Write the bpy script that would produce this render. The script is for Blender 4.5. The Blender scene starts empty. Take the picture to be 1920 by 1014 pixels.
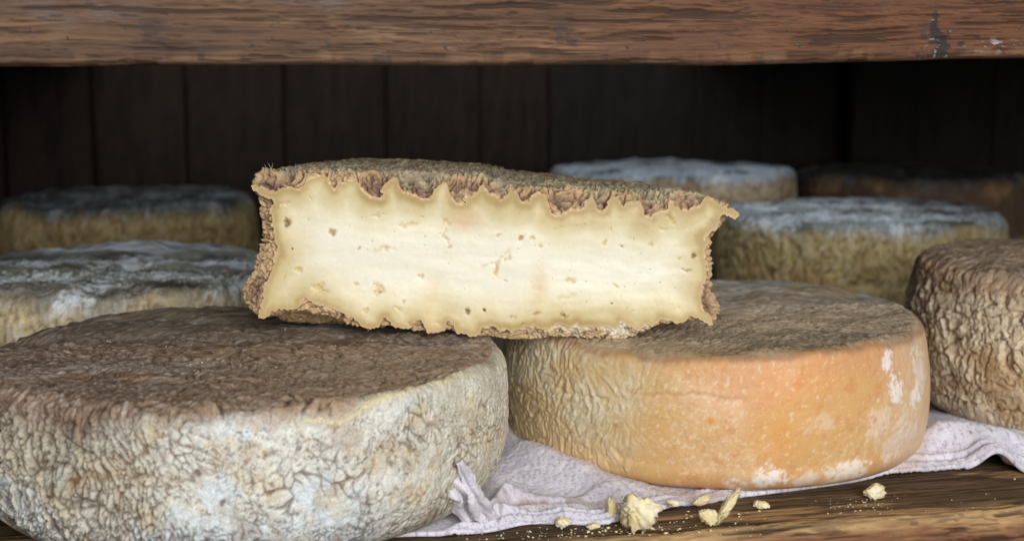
import bpy, math, random
import numpy as np
from mathutils import Vector, Matrix
from mathutils.geometry import delaunay_2d_cdt

# ------------------------------------------------------------------ camera
S = bpy.context.scene
CAM_Z, FPX, HORIZON = 0.20, 2712.0, 110.0
PITCH = math.atan((507 - HORIZON) / FPX)
cam = bpy.data.cameras.new('camera')
cam.sensor_width = 36.0
cam.lens = FPX / 1920 * 36
cam.clip_start, cam.clip_end = 0.01, 50
cam.dof.use_dof = True
cam.dof.focus_distance = 0.652
cam.dof.aperture_fstop = 10.0
camera = bpy.data.objects.new('camera', cam)
camera.location = (0, 0, CAM_Z)
camera.rotation_euler = (math.pi / 2 - PITCH, 0, 0)
S.collection.objects.link(camera)
S.camera = camera
# ------------------------------------------------------------------ world, lamp, exposure
world = bpy.data.worlds.new('World')
S.world = world
world.use_nodes = True
bg = world.node_tree.nodes['Background']
bg.inputs['Color'].default_value = (0.80, 0.90, 1.0, 1)
bg.inputs['Strength'].default_value = 0.065

def area(name, loc, target, sx, sy, power, col):
    l = bpy.data.lights.new(name, 'AREA')
    l.shape = 'RECTANGLE'; l.size = sx; l.size_y = sy; l.energy = power; l.color = col
    o = bpy.data.objects.new(name, l)
    o.location = loc
    o.rotation_euler = (Vector(target) - Vector(loc)).to_track_quat('-Z', 'Y').to_euler()
    S.collection.objects.link(o)
    return o
area('window_light', (0.46, -1.18, 0.66), (0.0, 0.70, 0.08), 1.2, 1.0, 44, (1.0, 0.98, 0.96))
# added unseen lamp over the rear, standing in for cool light from above
rear_fill = area('rear_top_fill', (0.10, 1.08, 0.62), (0.11, 1.05, 0.08), 0.55, 0.36, 0.46, (0.86, 0.94, 1.0))
rear_fill.data.spread = math.radians(75)
S.view_settings.view_transform = 'Standard'
S.view_settings.look = 'None'
S.view_settings.exposure = 0.0
S.view_settings.gamma = 1.0
S.render.engine = 'CYCLES'
S.cycles.use_denoising = True
S.cycles.max_bounces = 6

# ------------------------------------------------------------------ helpers: points, textures
C = S.collection
rng = np.random.default_rng(7)
random.seed(7)

def unproj(px, py, z=None, Y=None):
    """point of the place seen at a photograph pixel, on a level plane or an upright one"""
    a = (px - 960) / FPX; b = (py - 507) / FPX
    dx, dy, dz = a, math.cos(PITCH) - b * math.sin(PITCH), -math.sin(PITCH) - b * math.cos(PITCH)
    t = (z - CAM_Z) / dz if z is not None else Y / dy
    return np.array([dx * t, dy * t, CAM_Z + dz * t])

N = 1024
TL = 0.12                                   # a texture tile is 12 cm wide
_k = np.fft.fftfreq(N, d=TL / N)
KX, KY = np.meshgrid(_k, _k, indexing='xy')
KK = np.hypot(KX, KY); KK[0, 0] = 1

def norm(x):
    x = x - x.mean()
    return x / x.std()

def fbm(beta=1.8, lo=0.0, hi=1e9, seed=0):
    r = np.random.default_rng(seed).standard_normal((N, N))
    f = np.fft.fft2(r) * KK ** -beta
    f[(KK < lo) | (KK > hi)] = 0
    f[0, 0] = 0
    return norm(np.fft.ifft2(f).real)

def laby(wl, bw=0.35, it=14, gain=1.8, seed=0):
    k0 = 1 / wl
    G = np.exp(-((KK - k0) / (bw * k0)) ** 2); G[0, 0] = 0
    x = np.random.default_rng(seed).standard_normal((N, N))
    for i in range(it):
        x = norm(np.fft.ifft2(np.fft.fft2(x) * G).real)
        if i < it - 1:
            x = np.tanh(gain * x)
    return np.clip(x / 1.6, -1, 1)

def billow(lo, hi, seed=0):
    # soft pillows between thin creases, uneven in size
    b = np.abs(fbm(0.9, 1 / hi, 1 / lo, seed))
    b = 1 - np.exp(-b / 0.45)
    return np.clip((b - b.mean()) / (1.7 * b.std()), -1.3, 1)

def cells(n, seed=0):
    g = np.random.default_rng(seed)
    P = g.random((n, n, 2)); ID = g.random((n, n))
    u, v = np.meshgrid(np.arange(N) / N * n, np.arange(N) / N * n, indexing='xy')
    iu, iv = u.astype(int), v.astype(int)
    f1 = np.full((N, N), 9.0); f2 = f1.copy(); idm = np.zeros((N, N))
    for dj in (-1, 0, 1):
        for di in (-1, 0, 1):
            ci, cj = iu + di, iv + dj
            p = P[cj % n, ci % n]
            d = np.hypot(ci + p[..., 0] - u, cj + p[..., 1] - v)
            new = d < f1
            f2 = np.where(new, f1, np.minimum(f2, d))
            idm = np.where(new, ID[cj % n, ci % n], idm)
            f1 = np.where(new, d, f1)
    return f1, f2 - f1, idm

def samp(T, u, v):
    x = (np.asarray(u) / TL * N); y = (np.asarray(v) / TL * N)
    x0 = np.floor(x).astype(int); y0 = np.floor(y).astype(int)
    fx, fy = x - x0, y - y0
    x0 %= N; y0 %= N; x1 = (x0 + 1) % N; y1 = (y0 + 1) % N
    return (T[y0, x0] * (1 - fx) + T[y0, x1] * fx) * (1 - fy) + (T[y1, x0] * (1 - fx) + T[y1, x1] * fx) * fy

def sm(a, b, x):
    t = np.clip((x - a) / (b - a), 0, 1)
    return t * t * (3 - 2 * t)

def lin(r, g, b):
    c = np.array([r, g, b], float) / 255
    return np.where(c <= 0.04045, c / 12.92, ((c + 0.055) / 1.055) ** 2.4)

def mix(c, d, m):
    m = np.asarray(m)[..., None]
    return c * (1 - m) + d * m

F_LOW = fbm(2.4, 0, 120, 1)          # big soft patches
F_MID = fbm(1.7, 30, 1e9, 2)
F_FINE = fbm(1.1, 250, 1800, 3)
F_W = fbm(2.0, 18, 170, 6)            # smooth warp
F_B = fbm(1.9, 15, 1e9, 4)
F_C = fbm(1.6, 60, 1e9, 5)
WORM5 = 0.65 * billow(0.0032, 0.014, 11) + 0.4 * laby(0.0052, 0.7, 3, 1.4, 11)
WORM3 = 0.7 * billow(0.0020, 0.009, 12) + 0.35 * laby(0.0034, 0.7, 3, 1.4, 12)
WORM2 = 0.7 * billow(0.0012, 0.005, 13) + 0.35 * laby(0.0021, 0.7, 2, 1.4, 13)
CE_F, CE_E, CE_I = cells(20, 21)     # about 6 mm plates
CF_F, CF_E, CF_I = cells(44, 22)     # about 2.7 mm grains
WORM8 = billow(0.0045, 0.02, 14)

# ------------------------------------------------------------------ helpers: meshes, materials
def mesh_from(name, V, quads, alb=None, tris=None, smooth=True, extra=None):
    V = np.asarray(V, np.float32).reshape(-1, 3)
    quads = np.asarray(quads, np.int32).reshape(-1, 4)
    tris = np.zeros((0, 3), np.int32) if tris is None else np.asarray(tris, np.int32).reshape(-1, 3)
    m = bpy.data.meshes.new(name)
    nq, nt = len(quads), len(tris)
    m.vertices.add(len(V)); m.vertices.foreach_set('co', V.ravel())
    m.loops.add(nq * 4 + nt * 3)
    m.loops.foreach_set('vertex_index', np.concatenate([quads.ravel(), tris.ravel()]).astype(np.int32))
    m.polygons.add(nq + nt)
    starts = np.concatenate([np.arange(nq) * 4, nq * 4 + np.arange(nt) * 3]).astype(np.int32)
    m.polygons.foreach_set('loop_start', starts)
    m.polygons.foreach_set('use_smooth', np.full(nq + nt, smooth))
    if alb is not None:
        a = m.color_attributes.new('albedo', 'FLOAT_COLOR', 'POINT')
        A = np.ones((len(V), 4), np.float32); A[:, :3] = np.clip(alb.reshape(-1, 3), 0, 0.95)
        a.data.foreach_set('color', A.ravel())
    for k, x in (extra or {}).items():
        at = m.attributes.new(k, 'FLOAT', 'POINT'); at.data.foreach_set('value', np.asarray(x, np.float32).ravel())
    m.update(calc_edges=True)
    m.validate()
    return m

def grid_quads(nr, nc, wrap=False, off=0):
    r = np.arange(nr - 1)[:, None]; c = np.arange(nc if wrap else nc - 1)[None, :]
    c1 = (c + 1) % nc
    q = np.stack(np.broadcast_arrays(r * nc + c, r * nc + c1, (r + 1) * nc + c1, (r + 1) * nc + c), -1)
    return q.reshape(-1, 4) + off

def link(name, mesh, mat, parent=None, loc=None):
    o = bpy.data.objects.new(name, mesh)
    if mat and mesh and not mesh.materials: mesh.materials.append(mat)
    C.objects.link(o)
    if parent: o.parent = parent
    if loc is not None: o.location = loc
    return o

def tag(o, label=None, cat=None, group=None, kind=None):
    if label: o['label'] = label
    if cat: o['category'] = cat
    if group: o['group'] = group
    if kind: o['kind'] = kind
    return o

def empty(name, loc=(0, 0, 0)):
    o = bpy.data.objects.new(name, None); o.location = loc; o.empty_display_size = 0.02
    C.objects.link(o)
    return o

def make_mat(name, rough=0.75, var=0.25, scale=900, bump=0.5, bdist=0.0003, sss=0.0, sheen=0.0, spec=0.35,
             col=None, stretch=(1, 1, 1), sssr=(0.0030, 0.0024, 0.0015), bump2=0.0):
    m = bpy.data.materials.new(name); m.use_nodes = True
    nt = m.node_tree; p = nt.nodes['Principled BSDF']; L = nt.links.new
    tc = nt.nodes.new('ShaderNodeTexCoord')
    mp = nt.nodes.new('ShaderNodeMapping'); mp.inputs['Scale'].default_value = stretch
    L(tc.outputs['Object'], mp.inputs['Vector'])
    n = nt.nodes.new('ShaderNodeTexNoise'); n.inputs['Scale'].default_value = scale
    n.inputs['Detail'].default_value = 5; n.inputs['Roughness'].default_value = 0.65
    L(mp.outputs['Vector'], n.inputs['Vector'])
    r = nt.nodes.new('ShaderNodeMapRange')
    r.inputs['From Min'].default_value = 0.3; r.inputs['From Max'].default_value = 0.7
    r.inputs['To Min'].default_value = 1 - var; r.inputs['To Max'].default_value = 1 + var
    L(n.outputs['Fac'], r.inputs['Value'])
    mul = nt.nodes.new('ShaderNodeVectorMath'); mul.operation = 'SCALE'
    if col is None:
        a = nt.nodes.new('ShaderNodeAttribute'); a.attribute_name = 'albedo'
        L(a.outputs['Color'], mul.inputs[0])
    else:
        mul.inputs[0].default_value = tuple(col)
    L(r.outputs['Result'], mul.inputs['Scale'])
    L(mul.outputs['Vector'], p.inputs['Base Color'])
    b = nt.nodes.new('ShaderNodeBump'); b.inputs['Strength'].default_value = bump
    b.inputs['Distance'].default_value = bdist
    L(n.outputs['Fac'], b.inputs['Height'])
    L(b.outputs['Normal'], p.inputs['Normal'])
    p.inputs['Roughness'].default_value = rough
    p.inputs['Specular IOR Level'].default_value = spec
    if sss:
        p.inputs['Subsurface Weight'].default_value = sss
        p.inputs['Subsurface Radius'].default_value = sssr
        p.inputs['Subsurface Scale'].default_value = 1.0
    if sheen:
        p.inputs['Sheen Weight'].default_value = sheen
        p.inputs['Sheen Roughness'].default_value = 0.6
    return m

M_RIND = make_mat('rind', 0.72, 0.30, 1100, 0.8, 0.0005)
M_RIND_SOFT = make_mat('smooth_rind', 0.5, 0.10, 1800, 0.35, 0.00025, sss=0.08)
M_PASTE = make_mat('paste', 0.42, 0.035, 700, 0.12, 0.0002, sss=0.35, spec=0.45)
M_WOOD = make_mat('wood', 0.66, 0.22, 900, 0.35, 0.00025, stretch=(0.10, 1, 1), spec=0.25)
M_WOODV = make_mat('wall_wood', 0.8, 0.3, 150, 0.4, 0.0005, stretch=(1, 1, 0.08))
M_CLOTH = make_mat('cloth', 0.9, 0.13, 1100, 0.8, 0.0006, sheen=0.25, stretch=(2.2, 1, 1))
M_CRUMB = make_mat('crumb', 0.5, 0.08, 900, 0.5, 0.0004, sss=0.4)
M_HAIR = make_mat('hair', 0.6, 0.1, 500, 0.0, 0.0001, col=lin(190, 175, 150))

# ------------------------------------------------------------------ the shelf, the beam above it, the back wall
YAW = math.radians(13.2)
DIR = np.array([math.cos(YAW), math.sin(YAW), 0]); BACK = np.array([-math.sin(YAW), math.cos(YAW), 0])
ORG = np.array([0.031, 0.5836, 0.0])          # a point of the shelf's front edge
RZ = YAW

def wood_pattern(u, v, seed):
    """grain along u: groove 0..1, tone -2..2, patches"""
    o = seed * 0.0371
    vv = v + 0.0012 * samp(F_LOW, u / 6 + o, v * 0.6 + o)
    wv = vv + 0.00035 * samp(F_W, u / 1.5 + o, v * 0.8)
    g1 = samp(F_FINE, u / 90 + o, wv * 0.38 + o * 2)
    g2 = samp(F_FINE, u / 60 + o, wv * 0.75 + o)
    g3 = samp(F_C, u / 16 + 3 * o, wv * 1.2)
    br = samp(F_B, u / 3.5 + o, wv * 2.5)
    g4 = samp(F_FINE, u / 70 + 4 * o, wv * 0.55 + .02)
    groove = sm(1.0, 1.5, g1 + 0.25 * br) * sm(-1.1, -0.1, br) + 0.9 * sm(0.9, 1.35, g4 + 0.2 * br) * sm(-1.0, 0.0, samp(F_B, u / 2.5 + .05, wv * 3)) + 0.7 * sm(0.85, 1.6, g2 + 0.35 * br)
    pore = sm(1.2, 1.9, samp(F_FINE, u / 11 + 2 * o, wv * 0.85 + .05) + 0.2 * br)
    groove = np.maximum(groove, 0.6 * pore)
    tone = 0.25 * g3 + 0.45 * g2 + 0.25 * g1 + 0.35 * samp(F_B, u / 4 + o, wv + o)
    patch = samp(F_LOW, u / 2.2 + o * 5, v / 1.2 + o)
    return np.clip(groove, 0, 1), tone, patch

def sweep_beam(name, u0, u1, nu, prof, front_rows, mat, colour, disp, parent, edge_wear=None):
    """prof: closed list of (depth, height) around the board's section; rows listed in front_rows get relief"""
    prof = np.array(prof)
    u = np.linspace(u0, u1, nu)
    U, Pd = np.meshgrid(u, prof[:, 0]); _, Pz = np.meshgrid(u, prof[:, 1])
    fm = np.zeros(len(prof)); fm[front_rows[0]:front_rows[1]] = 1
    d, z = disp(U, Pd, Pz, fm[:, None])
    alb = colour(U, Pd, Pz)
    V = np.stack([U, d, z], -1)
    nr, nc = U.shape
    q = grid_quads(nr, nc)
    back = np.stack([np.full(nc - 1, 0), np.arange(nc - 1), np.arange(nc - 1), np.arange(nc - 1)], -1)
    last = np.stack([(nr - 1) * nc + np.arange(nc - 1), (nr - 1) * nc + np.arange(1, nc), np.arange(1, nc), np.arange(nc - 1)], -1)
    q = np.concatenate([q, last])
    m = mesh_from(name, V, q, alb)
    return link(name, m, mat, parent)

def board_section(depth, z0, z1, rb, front_n, nround=6, round_top=None):
    """section of a board from its back top, over the front, to its back bottom; front at depth 0"""
    rt = rb if round_top is None else round_top
    p = [(depth, z1), (depth * 0.5, z1)]
    p += [(depth * 0.5 * (1 - k / 24) + rt * k / 24, z1) for k in range(1, 24)]
    p += [(rt - rt * math.sin(a), z1 - rt + rt * math.cos(a)) for a in np.linspace(0, math.pi / 2, nround)]
    f0 = len(p)
    p += [(0, z) for z in np.linspace(z1 - rt, z0 + rb, front_n)[1:-1]]
    f1 = len(p)
    p += [(rb - rb * math.cos(a), z0 + rb - rb * math.sin(a)) for a in np.linspace(0, math.pi / 2, nround)]
    p += [(depth * k / 6, z0) for k in range(2, 7)]
    return p, (f0 - nround, f1 + nround)

# --- shelf: planks lying side by side
shelf = empty('shelf', ORG)
shelf.rotation_euler = (0, 0, RZ)
tag(shelf, 'dark worn wooden shelf the cheeses and cloth rest on', 'shelf', kind='structure')

def plank_front():
    p = []
    # dense top strip near the edge, worn rounded edge, front face
    top = np.concatenate([np.linspace(0.118, 0.1, 4), np.concatenate([np.linspace(0.098, 0.062, 14), np.linspace(0.0615, 0.0045, 95)])])
    p += [(d, 0.0) for d in top]
    p += [(0.0045 - 0.0045 * math.sin(a), -0.0045 + 0.0045 * math.cos(a)) for a in np.linspace(0, math.pi / 2, 9)[1:]]
    p += [(0, z) for z in np.linspace(-0.005, -0.034, 36)]
    p += [(0.02, -0.035), (0.118, -0.035)]
    return p
def dispS(U, D, Z, fm):
    s = np.where(D > 0.004, D, D - Z * 1.0)
    g, t, pch = wood_pattern(U, np.where(Z < -0.0045, Z * 1.3, D), 1)
    amt = 0.0006 * g
    wear = 0.0012 * np.clip(samp(F_MID, U / 2.5, D * 0 + 0.02), 0, 2) * np.exp(-((D + np.abs(Z)) / 0.007) ** 2)
    d = D + np.where(Z < -0.0005, amt, 0) + wear
    z = Z - np.where(Z > -0.004, amt, 0) - wear * 0.8 + np.where(Z > -0.004, 0.0003 * pch, 0)
    return d, z
def colS(U, D, Z):
    top = sm(-0.0055, -0.002, Z)
    g, t, pch = wood_pattern(U, np.where(Z < -0.0045, Z * 1.3, D), 1)
    c = np.broadcast_to(lin(98, 78, 57), U.shape + (3,))
    c = mix(c, lin(140, 112, 78), sm(0.2, 1.7, t))
    c = mix(c, lin(62, 46, 34), sm(-0.1, -1.4, t))
    flake = samp(F_B, U / 5 + 0.03, D * 1.3)
    c = mix(c, lin(176, 142, 98), sm(1.0, 1.35, flake) * 0.8)
    f = np.broadcast_to(lin(133, 92, 64), U.shape + (3,))
    f = mix(f, lin(178, 138, 98), sm(0.3, 1.8, t)); f = mix(f, lin(92, 60, 45), sm(-0.3, -1.6, t))
    f = mix(f, lin(165, 100, 62), sm(0.6, 1.6, pch) * 0.6)
    c = mix(f, c, top)
    e = np.exp(-((D + np.abs(Z) - 0.003) / (0.0045 + 0.0022 * np.clip(samp(F_B, U / 3, 0 * U), -1.2, 2))) ** 2)
    c = mix(c, lin(196, 160, 112), np.clip(e, 0, 1) * 0.85 * sm(-1.6, 0.2, t))
    return mix(c, lin(44, 31, 23), g * 0.85)
sweep_beam('plank', -0.62, 0.72, 1050, plank_front(), (0, 0), M_WOOD, colS, dispS, shelf)
def flat_disp(U, D, Z, fm): return D, Z
def colP(seed):
    def f(U, D, Z):
        g, t, pch = wood_pattern(U, D, seed)
        c = np.broadcast_to(lin(92, 72, 54), U.shape + (3,))
        c = mix(c, lin(130, 104, 76), sm(0.2, 1.7, t)); c = mix(c, lin(58, 44, 34), sm(-0.1, -1.4, t))
        return mix(c, lin(40, 30, 23), g * 0.7)
    return f
d0 = 0.120
for k in range(8):
    w = 0.124
    prof = [(d0 + w - 0.001, -0.035), (d0 + w - 0.001, -0.002), (d0 + w - 0.003, 0)] + [(d0 + w - 0.003 - (w - 0.006) * j / 24, 0) for j in range(1, 25)] + [(d0 + 0.001, -0.002), (d0 + 0.001, -0.035)]
    sweep_beam('plank', -0.62 - 0.02 * k, 0.72 + 0.05 * k, 60, prof, (0, 0), M_WOOD, colP(k + 2), flat_disp, shelf)
    d0 += w

# --- the upper shelf: thick front beam with boards behind it
BEAM_BACK = 0.045
upper = empty('upper_shelf', ORG + BACK * BEAM_BACK)
upper.rotation_euler = (0, 0, RZ)
tag(upper, 'thick brown timber shelf edge with grain spanning above the cheeses', 'shelf', kind='structure')
sec = []
BZ0, BZ1 = 0.1975, 0.262
sec += [(0.05, BZ1), (0.006, BZ1)]
sec += [(0, z) for z in np.linspace(BZ1 - 0.002, BZ0 + 0.003, 118)]
sec += [(0.003 - 0.003 * math.cos(a), BZ0 + 0.003 - 0.003 * math.sin(a)) for a in np.linspace(0, math.pi / 2, 8)[1:]]
sec += [(d, BZ0) for d in (0.006, 0.012, 0.025, 0.05)]
def BEAM_U(px):
    # where along the beam the photograph column px meets its front
    a = (px - 960) / FPX; o = ORG + BACK * BEAM_BACK; d = np.array([a, math.cos(PITCH) + 0.17 * math.sin(PITCH)]); d = d / d[1]
    t = (o[0] * BACK[0] + o[1] * BACK[1]) / (d[0] * BACK[0] + d[1] * BACK[1])
    p = d * t - o[:2]
    return p[0] * DIR[0] + p[1] * DIR[1]
def dispB(U, D, Z, fm):
    g, t, pch = wood_pattern(U, Z, 9)
    low = np.exp(-((Z - BZ0) / 0.0035) ** 2)
    chip = 0.0006 * np.clip(samp(F_MID, U / 1.3, 0 * U + 0.05) - 0.3, 0, 2.0) * low * (D < 0.0045)
    d = D + np.where(D < 0.005, 0.0008 * g - 0.0002 * t, 0) + chip
    z = Z + chip * 0.8 + low * (0.00025 * samp(F_B, U / 3, 0 * U)) + 0.0032 * sm(0.03, 0.25, U) * sm(0.03, 0.0, Z - BZ0) - 0.0006
    return d, z
def colB(U, D, Z):
    g, t, pch = wood_pattern(U, Z, 9)
    right = sm(-0.12, 0.16, U)
    c = mix(lin(100, 75, 56), lin(106, 71, 50), right)
    c = mix(c, mix(lin(140, 110, 83), lin(132, 91, 63), right), sm(0.1, 1.9, t))
    c = mix(c, mix(lin(72, 55, 47), lin(76, 50, 39), right), sm(-0.1, -1.5, t))
    grey = sm(0.5, 1.5, samp(F_B, U / 2.5 + 0.04, Z * 0.8)) * sm(0.06, -0.06, U)
    c = mix(c, lin(112, 104, 104), grey * 0.35)
    knot = sm(1.5, 2.2, samp(F_MID, U * 0.7 + 0.01, Z * 0.9 + 0.03))
    c = mix(c, lin(66, 56, 52), knot * 0.7)
    c = mix(c, lin(46, 31, 23), g * 0.78)
    # dark tapering stain and pale scuffs
    uS = BEAM_U(1757)
    wS = 0.0010 + 0.0042 * sm(BZ0 + 0.024, BZ0 + 0.002, Z)
    stain = sm(1.25, 0.75, np.abs(U - uS + 0.0014 * samp(F_MID, U, Z)) / wS * (1 + 0.35 * samp(F_C, U * 1.5, Z * 1.5))) * sm(BZ0 + 0.030, BZ0 + 0.020, Z)
    c = mix(c, lin(48, 46, 46), np.clip(stain, 0, 1) * 0.88)
    fl = sm(1.5, 2.0, samp(F_FINE, U * 0.6 + 0.01, Z * 0.6)) 
    c = mix(c, lin(190, 184, 178), fl * stain * 0.5)
    scuff = sm(0.6, 1.4, samp(F_C, U * 1.2, Z * 2)) * np.exp(-((U - BEAM_U(1865)) / 0.011) ** 2 - ((Z - BZ0 - 0.0065) / 0.0028) ** 2)
    c = mix(c, lin(205, 198, 204), np.clip(scuff, 0, 1) * 0.75)
    edge = np.exp(-((Z - BZ0 - 0.0035) / 0.0022) ** 2) * sm(-0.5, 1.0, samp(F_MID, U / 2, 0 * U + 0.08))
    c = mix(c, lin(170, 136, 98), edge * 0.25)
    c = mix(c, lin(64, 46, 33), sm(BZ0 + 0.0022, BZ0 + 0.0004, Z))
    return c
sweep_beam('beam', -0.42, 0.46, 1000, sec, (0, 0), M_WOOD, colB, dispB, upper)
for k in range(9):
    a0 = 0.0502 + k * 0.118
    prof = [(a0 + 0.117, 0.25), (a0, 0.25), (a0, 0.225), (a0 + 0.117, 0.225)]
    for (b0, b1) in (((-0.62, 0.9),) if k < 2 else ((-0.62, -0.22), (0.40, 0.9))):  # unseen boards: opening added for the rear lamp, ends kept to shade
        sweep_beam('board', b0, b1, 60, prof, (0, 0), M_WOOD, colP(k + 20), flat_disp, upper)

# --- back wall of upright boards, with a deeper bay on the right
wall = empty('back_wall', ORG + BACK * 0.955)
wall.rotation_euler = (0, 0, RZ)
tag(wall, 'dark back wall of upright brown boards', 'wall', kind='structure')
bm_ = np.array([(x, y, z) for x in (-0.65, 1.3) for y in (0.085, 0.10) for z in (-0.035, 0.31)])  # panel added behind the boards to stop world light in the gaps
link('backing', mesh_from('backing', bm_, [(0, 1, 3, 2), (4, 6, 7, 5), (0, 4, 5, 1), (2, 3, 7, 6), (0, 2, 6, 4), (1, 5, 7, 3)], np.broadcast_to(lin(60, 46, 38), (8, 3)), smooth=False), M_WOODV, wall)
u = -0.62; k = 0
wr = random.Random(5)
while u < 1.25:
    w = wr.uniform(0.07, 0.11)
    bay = 0.30 < u < 0.52
    off = (0.055 if bay else 0.0) + wr.uniform(0, 0.005)
    nz, nu = 32, 20
    uu = np.linspace(u, u + w - 0.0012, nu); zz = np.linspace(-0.03, 0.3, nz)
    U, Z = np.meshgrid(uu, zz)
    g, t, pch = wood_pattern(Z, U, 30 + k)
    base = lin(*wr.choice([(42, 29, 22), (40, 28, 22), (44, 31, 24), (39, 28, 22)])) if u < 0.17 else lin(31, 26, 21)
    c = np.broadcast_to(base, U.shape + (3,))
    c = mix(c, base * 1.5, sm(0.3, 1.8, t)); c = mix(c, base * 0.5, sm(-0.2, -1.6, t)); c = mix(c, base * 0.3, g * 0.8)
    e = np.minimum(U - u, u + w - 0.0012 - U)
    V = np.stack([U, off + 0.002 * np.exp(-(e / 0.0015) ** 2) + 0.0008 * g, Z], -1)
    Vb = np.stack([U, np.full_like(U, off + 0.02), Z], -1)
    q = grid_quads(nz, nu); nf = nz * nu
    qb = grid_quads(nz, nu, off=nf)[:, ::-1]
    sides = []
    for cidx in (0, nu - 1):
        for r in range(nz - 1):
            a, b = r * nu + cidx, (r + 1) * nu + cidx
            sides.append((a, b, nf + b, nf + a))
    m = mesh_from('board', np.concatenate([V.reshape(-1, 3), Vb.reshape(-1, 3)]), np.concatenate([q, qb, np.array(sides)]),
                  np.concatenate([c.reshape(-1, 3), c.reshape(-1, 3)]))
    link('board', m, M_WOODV, wall)
    u += w; k += 1

# ------------------------------------------------------------------ whole cheese wheels
def wheel(name, cx, cy, R, z0, H, step, rt, rb, bulge, rind, mat, seed, wob=1.0, rbx=None, tstep=0.0009, tilt=(0, 0)):
    facing = math.atan2(-cy, -cx)
    n = 4000
    tt = np.linspace(-math.pi, math.pi, n)
    dens = np.where(np.abs(tt) < math.radians(108), 1.0, 0.14)
    cdf = np.concatenate([[0], np.cumsum((dens[1:] + dens[:-1]) / 2 * np.diff(tt))])
    nth = int(cdf[-1] * R / step)
    th = np.interp(np.linspace(0, cdf[-1], nth, endpoint=False), cdf, tt)
    # profile from top centre to bottom centre
    pr = [(r, H) for r in np.concatenate([np.geomspace(0.0015, 0.02, 10), np.arange(0.02 + tstep, R - rt, tstep)])]
    for a in np.arange(0, math.pi / 2, step * 1.2 / rt): pr.append((R - rt + rt * math.sin(a), H - rt + rt * math.cos(a)))
    zs = np.arange(H - rt, rb, -step * 1.1)
    for z in zs: pr.append((R + bulge * (1 - ((z - (H - rt + rb) / 2) / ((H - rt - rb) / 2)) ** 2), z))
    rbx = rb if rbx is None else rbx
    for a in np.arange(0, math.pi / 2, step * 1.4 / max(rb, rbx)): pr.append((R - rbx + rbx * math.cos(a), rb - rb * math.sin(a)))
    for r in np.geomspace(R - rbx, 0.002, 16): pr.append((r, 0.0))
    pr = np.array(pr)
    d = np.gradient(pr, axis=0); nl = np.hypot(d[:, 0], d[:, 1]) + 1e-12
    nr_, nz_ = -d[:, 1] / nl, d[:, 0] / nl
    TH, r = np.meshgrid(th, pr[:, 0]); _, z = np.meshgrid(th, pr[:, 1])
    _, NR = np.meshgrid(th, nr_); _, NZ = np.meshgrid(th, nz_)
    ang = TH + facing
    X, Y = r * np.cos(ang), r * np.sin(ang)
    o = seed * 0.0173
    q = dict(a=TH * R, z=z, X=X, Y=Y, r=r, side=sm(0.25, 0.85, NR), bot=sm(-0.3, -0.8, NZ), R=R, H=H, o=o, NZ=NZ)
    disp, alb = rind(q)
    disp = disp * (1 - q['bot'])
    # uneven, hand-made shape
    low = samp(F_LOW, R * np.cos(TH) * 0.5 + o, R * np.sin(TH) * 0.5 + z * 0.4 + o) * 0.0012 * wob
    lowt = samp(F_LOW, X * 0.6 + o, Y * 0.6 + o) * 0.0011 * wob * sm(0.3, 1, z / H)
    rr = r + NR * disp + low * sm(0.3, 1, r / R)
    zz = z + NZ * disp + lowt
    X, Y = rr * np.cos(ang), rr * np.sin(ang)
    zz = zz + sm(0, 1, z / H) * (tilt[0] * X + tilt[1] * Y)
    zz = np.where(NZ < -0.5, np.maximum(zz, 0), zz)
    V = np.stack([X, Y, zz], -1)
    nrw, nc = V.shape[:2]
    quads = grid_quads(nrw, nc, wrap=True)[:, ::-1]
    Vf = np.concatenate([V.reshape(-1, 3), [[0, 0, V[0, :, 2].mean()], [0, 0, 0]]])
    Af = np.concatenate([alb.reshape(-1, 3), alb[0, :1], alb[-1, :1]])
    i = np.arange(nc); t0 = np.stack([np.full(nc, nrw * nc), i, (i + 1) % nc], -1)
    t1 = np.stack([np.full(nc, nrw * nc + 1), (nrw - 1) * nc + (i + 1) % nc, (nrw - 1) * nc + i], -1)
    m = mesh_from(name, Vf, quads, Af, np.concatenate([t0, t1]))
    return link(name, m, mat, None, (cx, cy, z0))

def top_layers(q, k=1.0):
    """wrinkled, mouldy top: height in metres, ridge value, patch noise"""
    o = q['o']
    X = q['X'] + 0.0022 * samp(F_W, q['X'] + o, q['Y']); Y = q['Y'] + 0.0022 * samp(F_W, q['X'], q['Y'] + 0.05 + o)
    w = samp(WORM5, X + o, Y * 0.8 + o)
    w3 = samp(WORM3, X * 1.1 - o, Y + 2 * o)
    e = samp(CF_F, X, Y + o)
    w8 = samp(WORM8, X * 0.9 + 2 * o, Y * 0.9)
    ridge = 0.45 * w + 0.3 * w3 + 0.35 * w8 + 0.15 * (0.5 - e)
    return k * (0.00075 * ridge + 0.0006 * samp(F_B, q['X'] * 1.3, q['Y'] * 1.3 + o)), ridge, samp(F_B, q['X'] * 0.8 + o, q['Y'] * 0.8)

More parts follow.
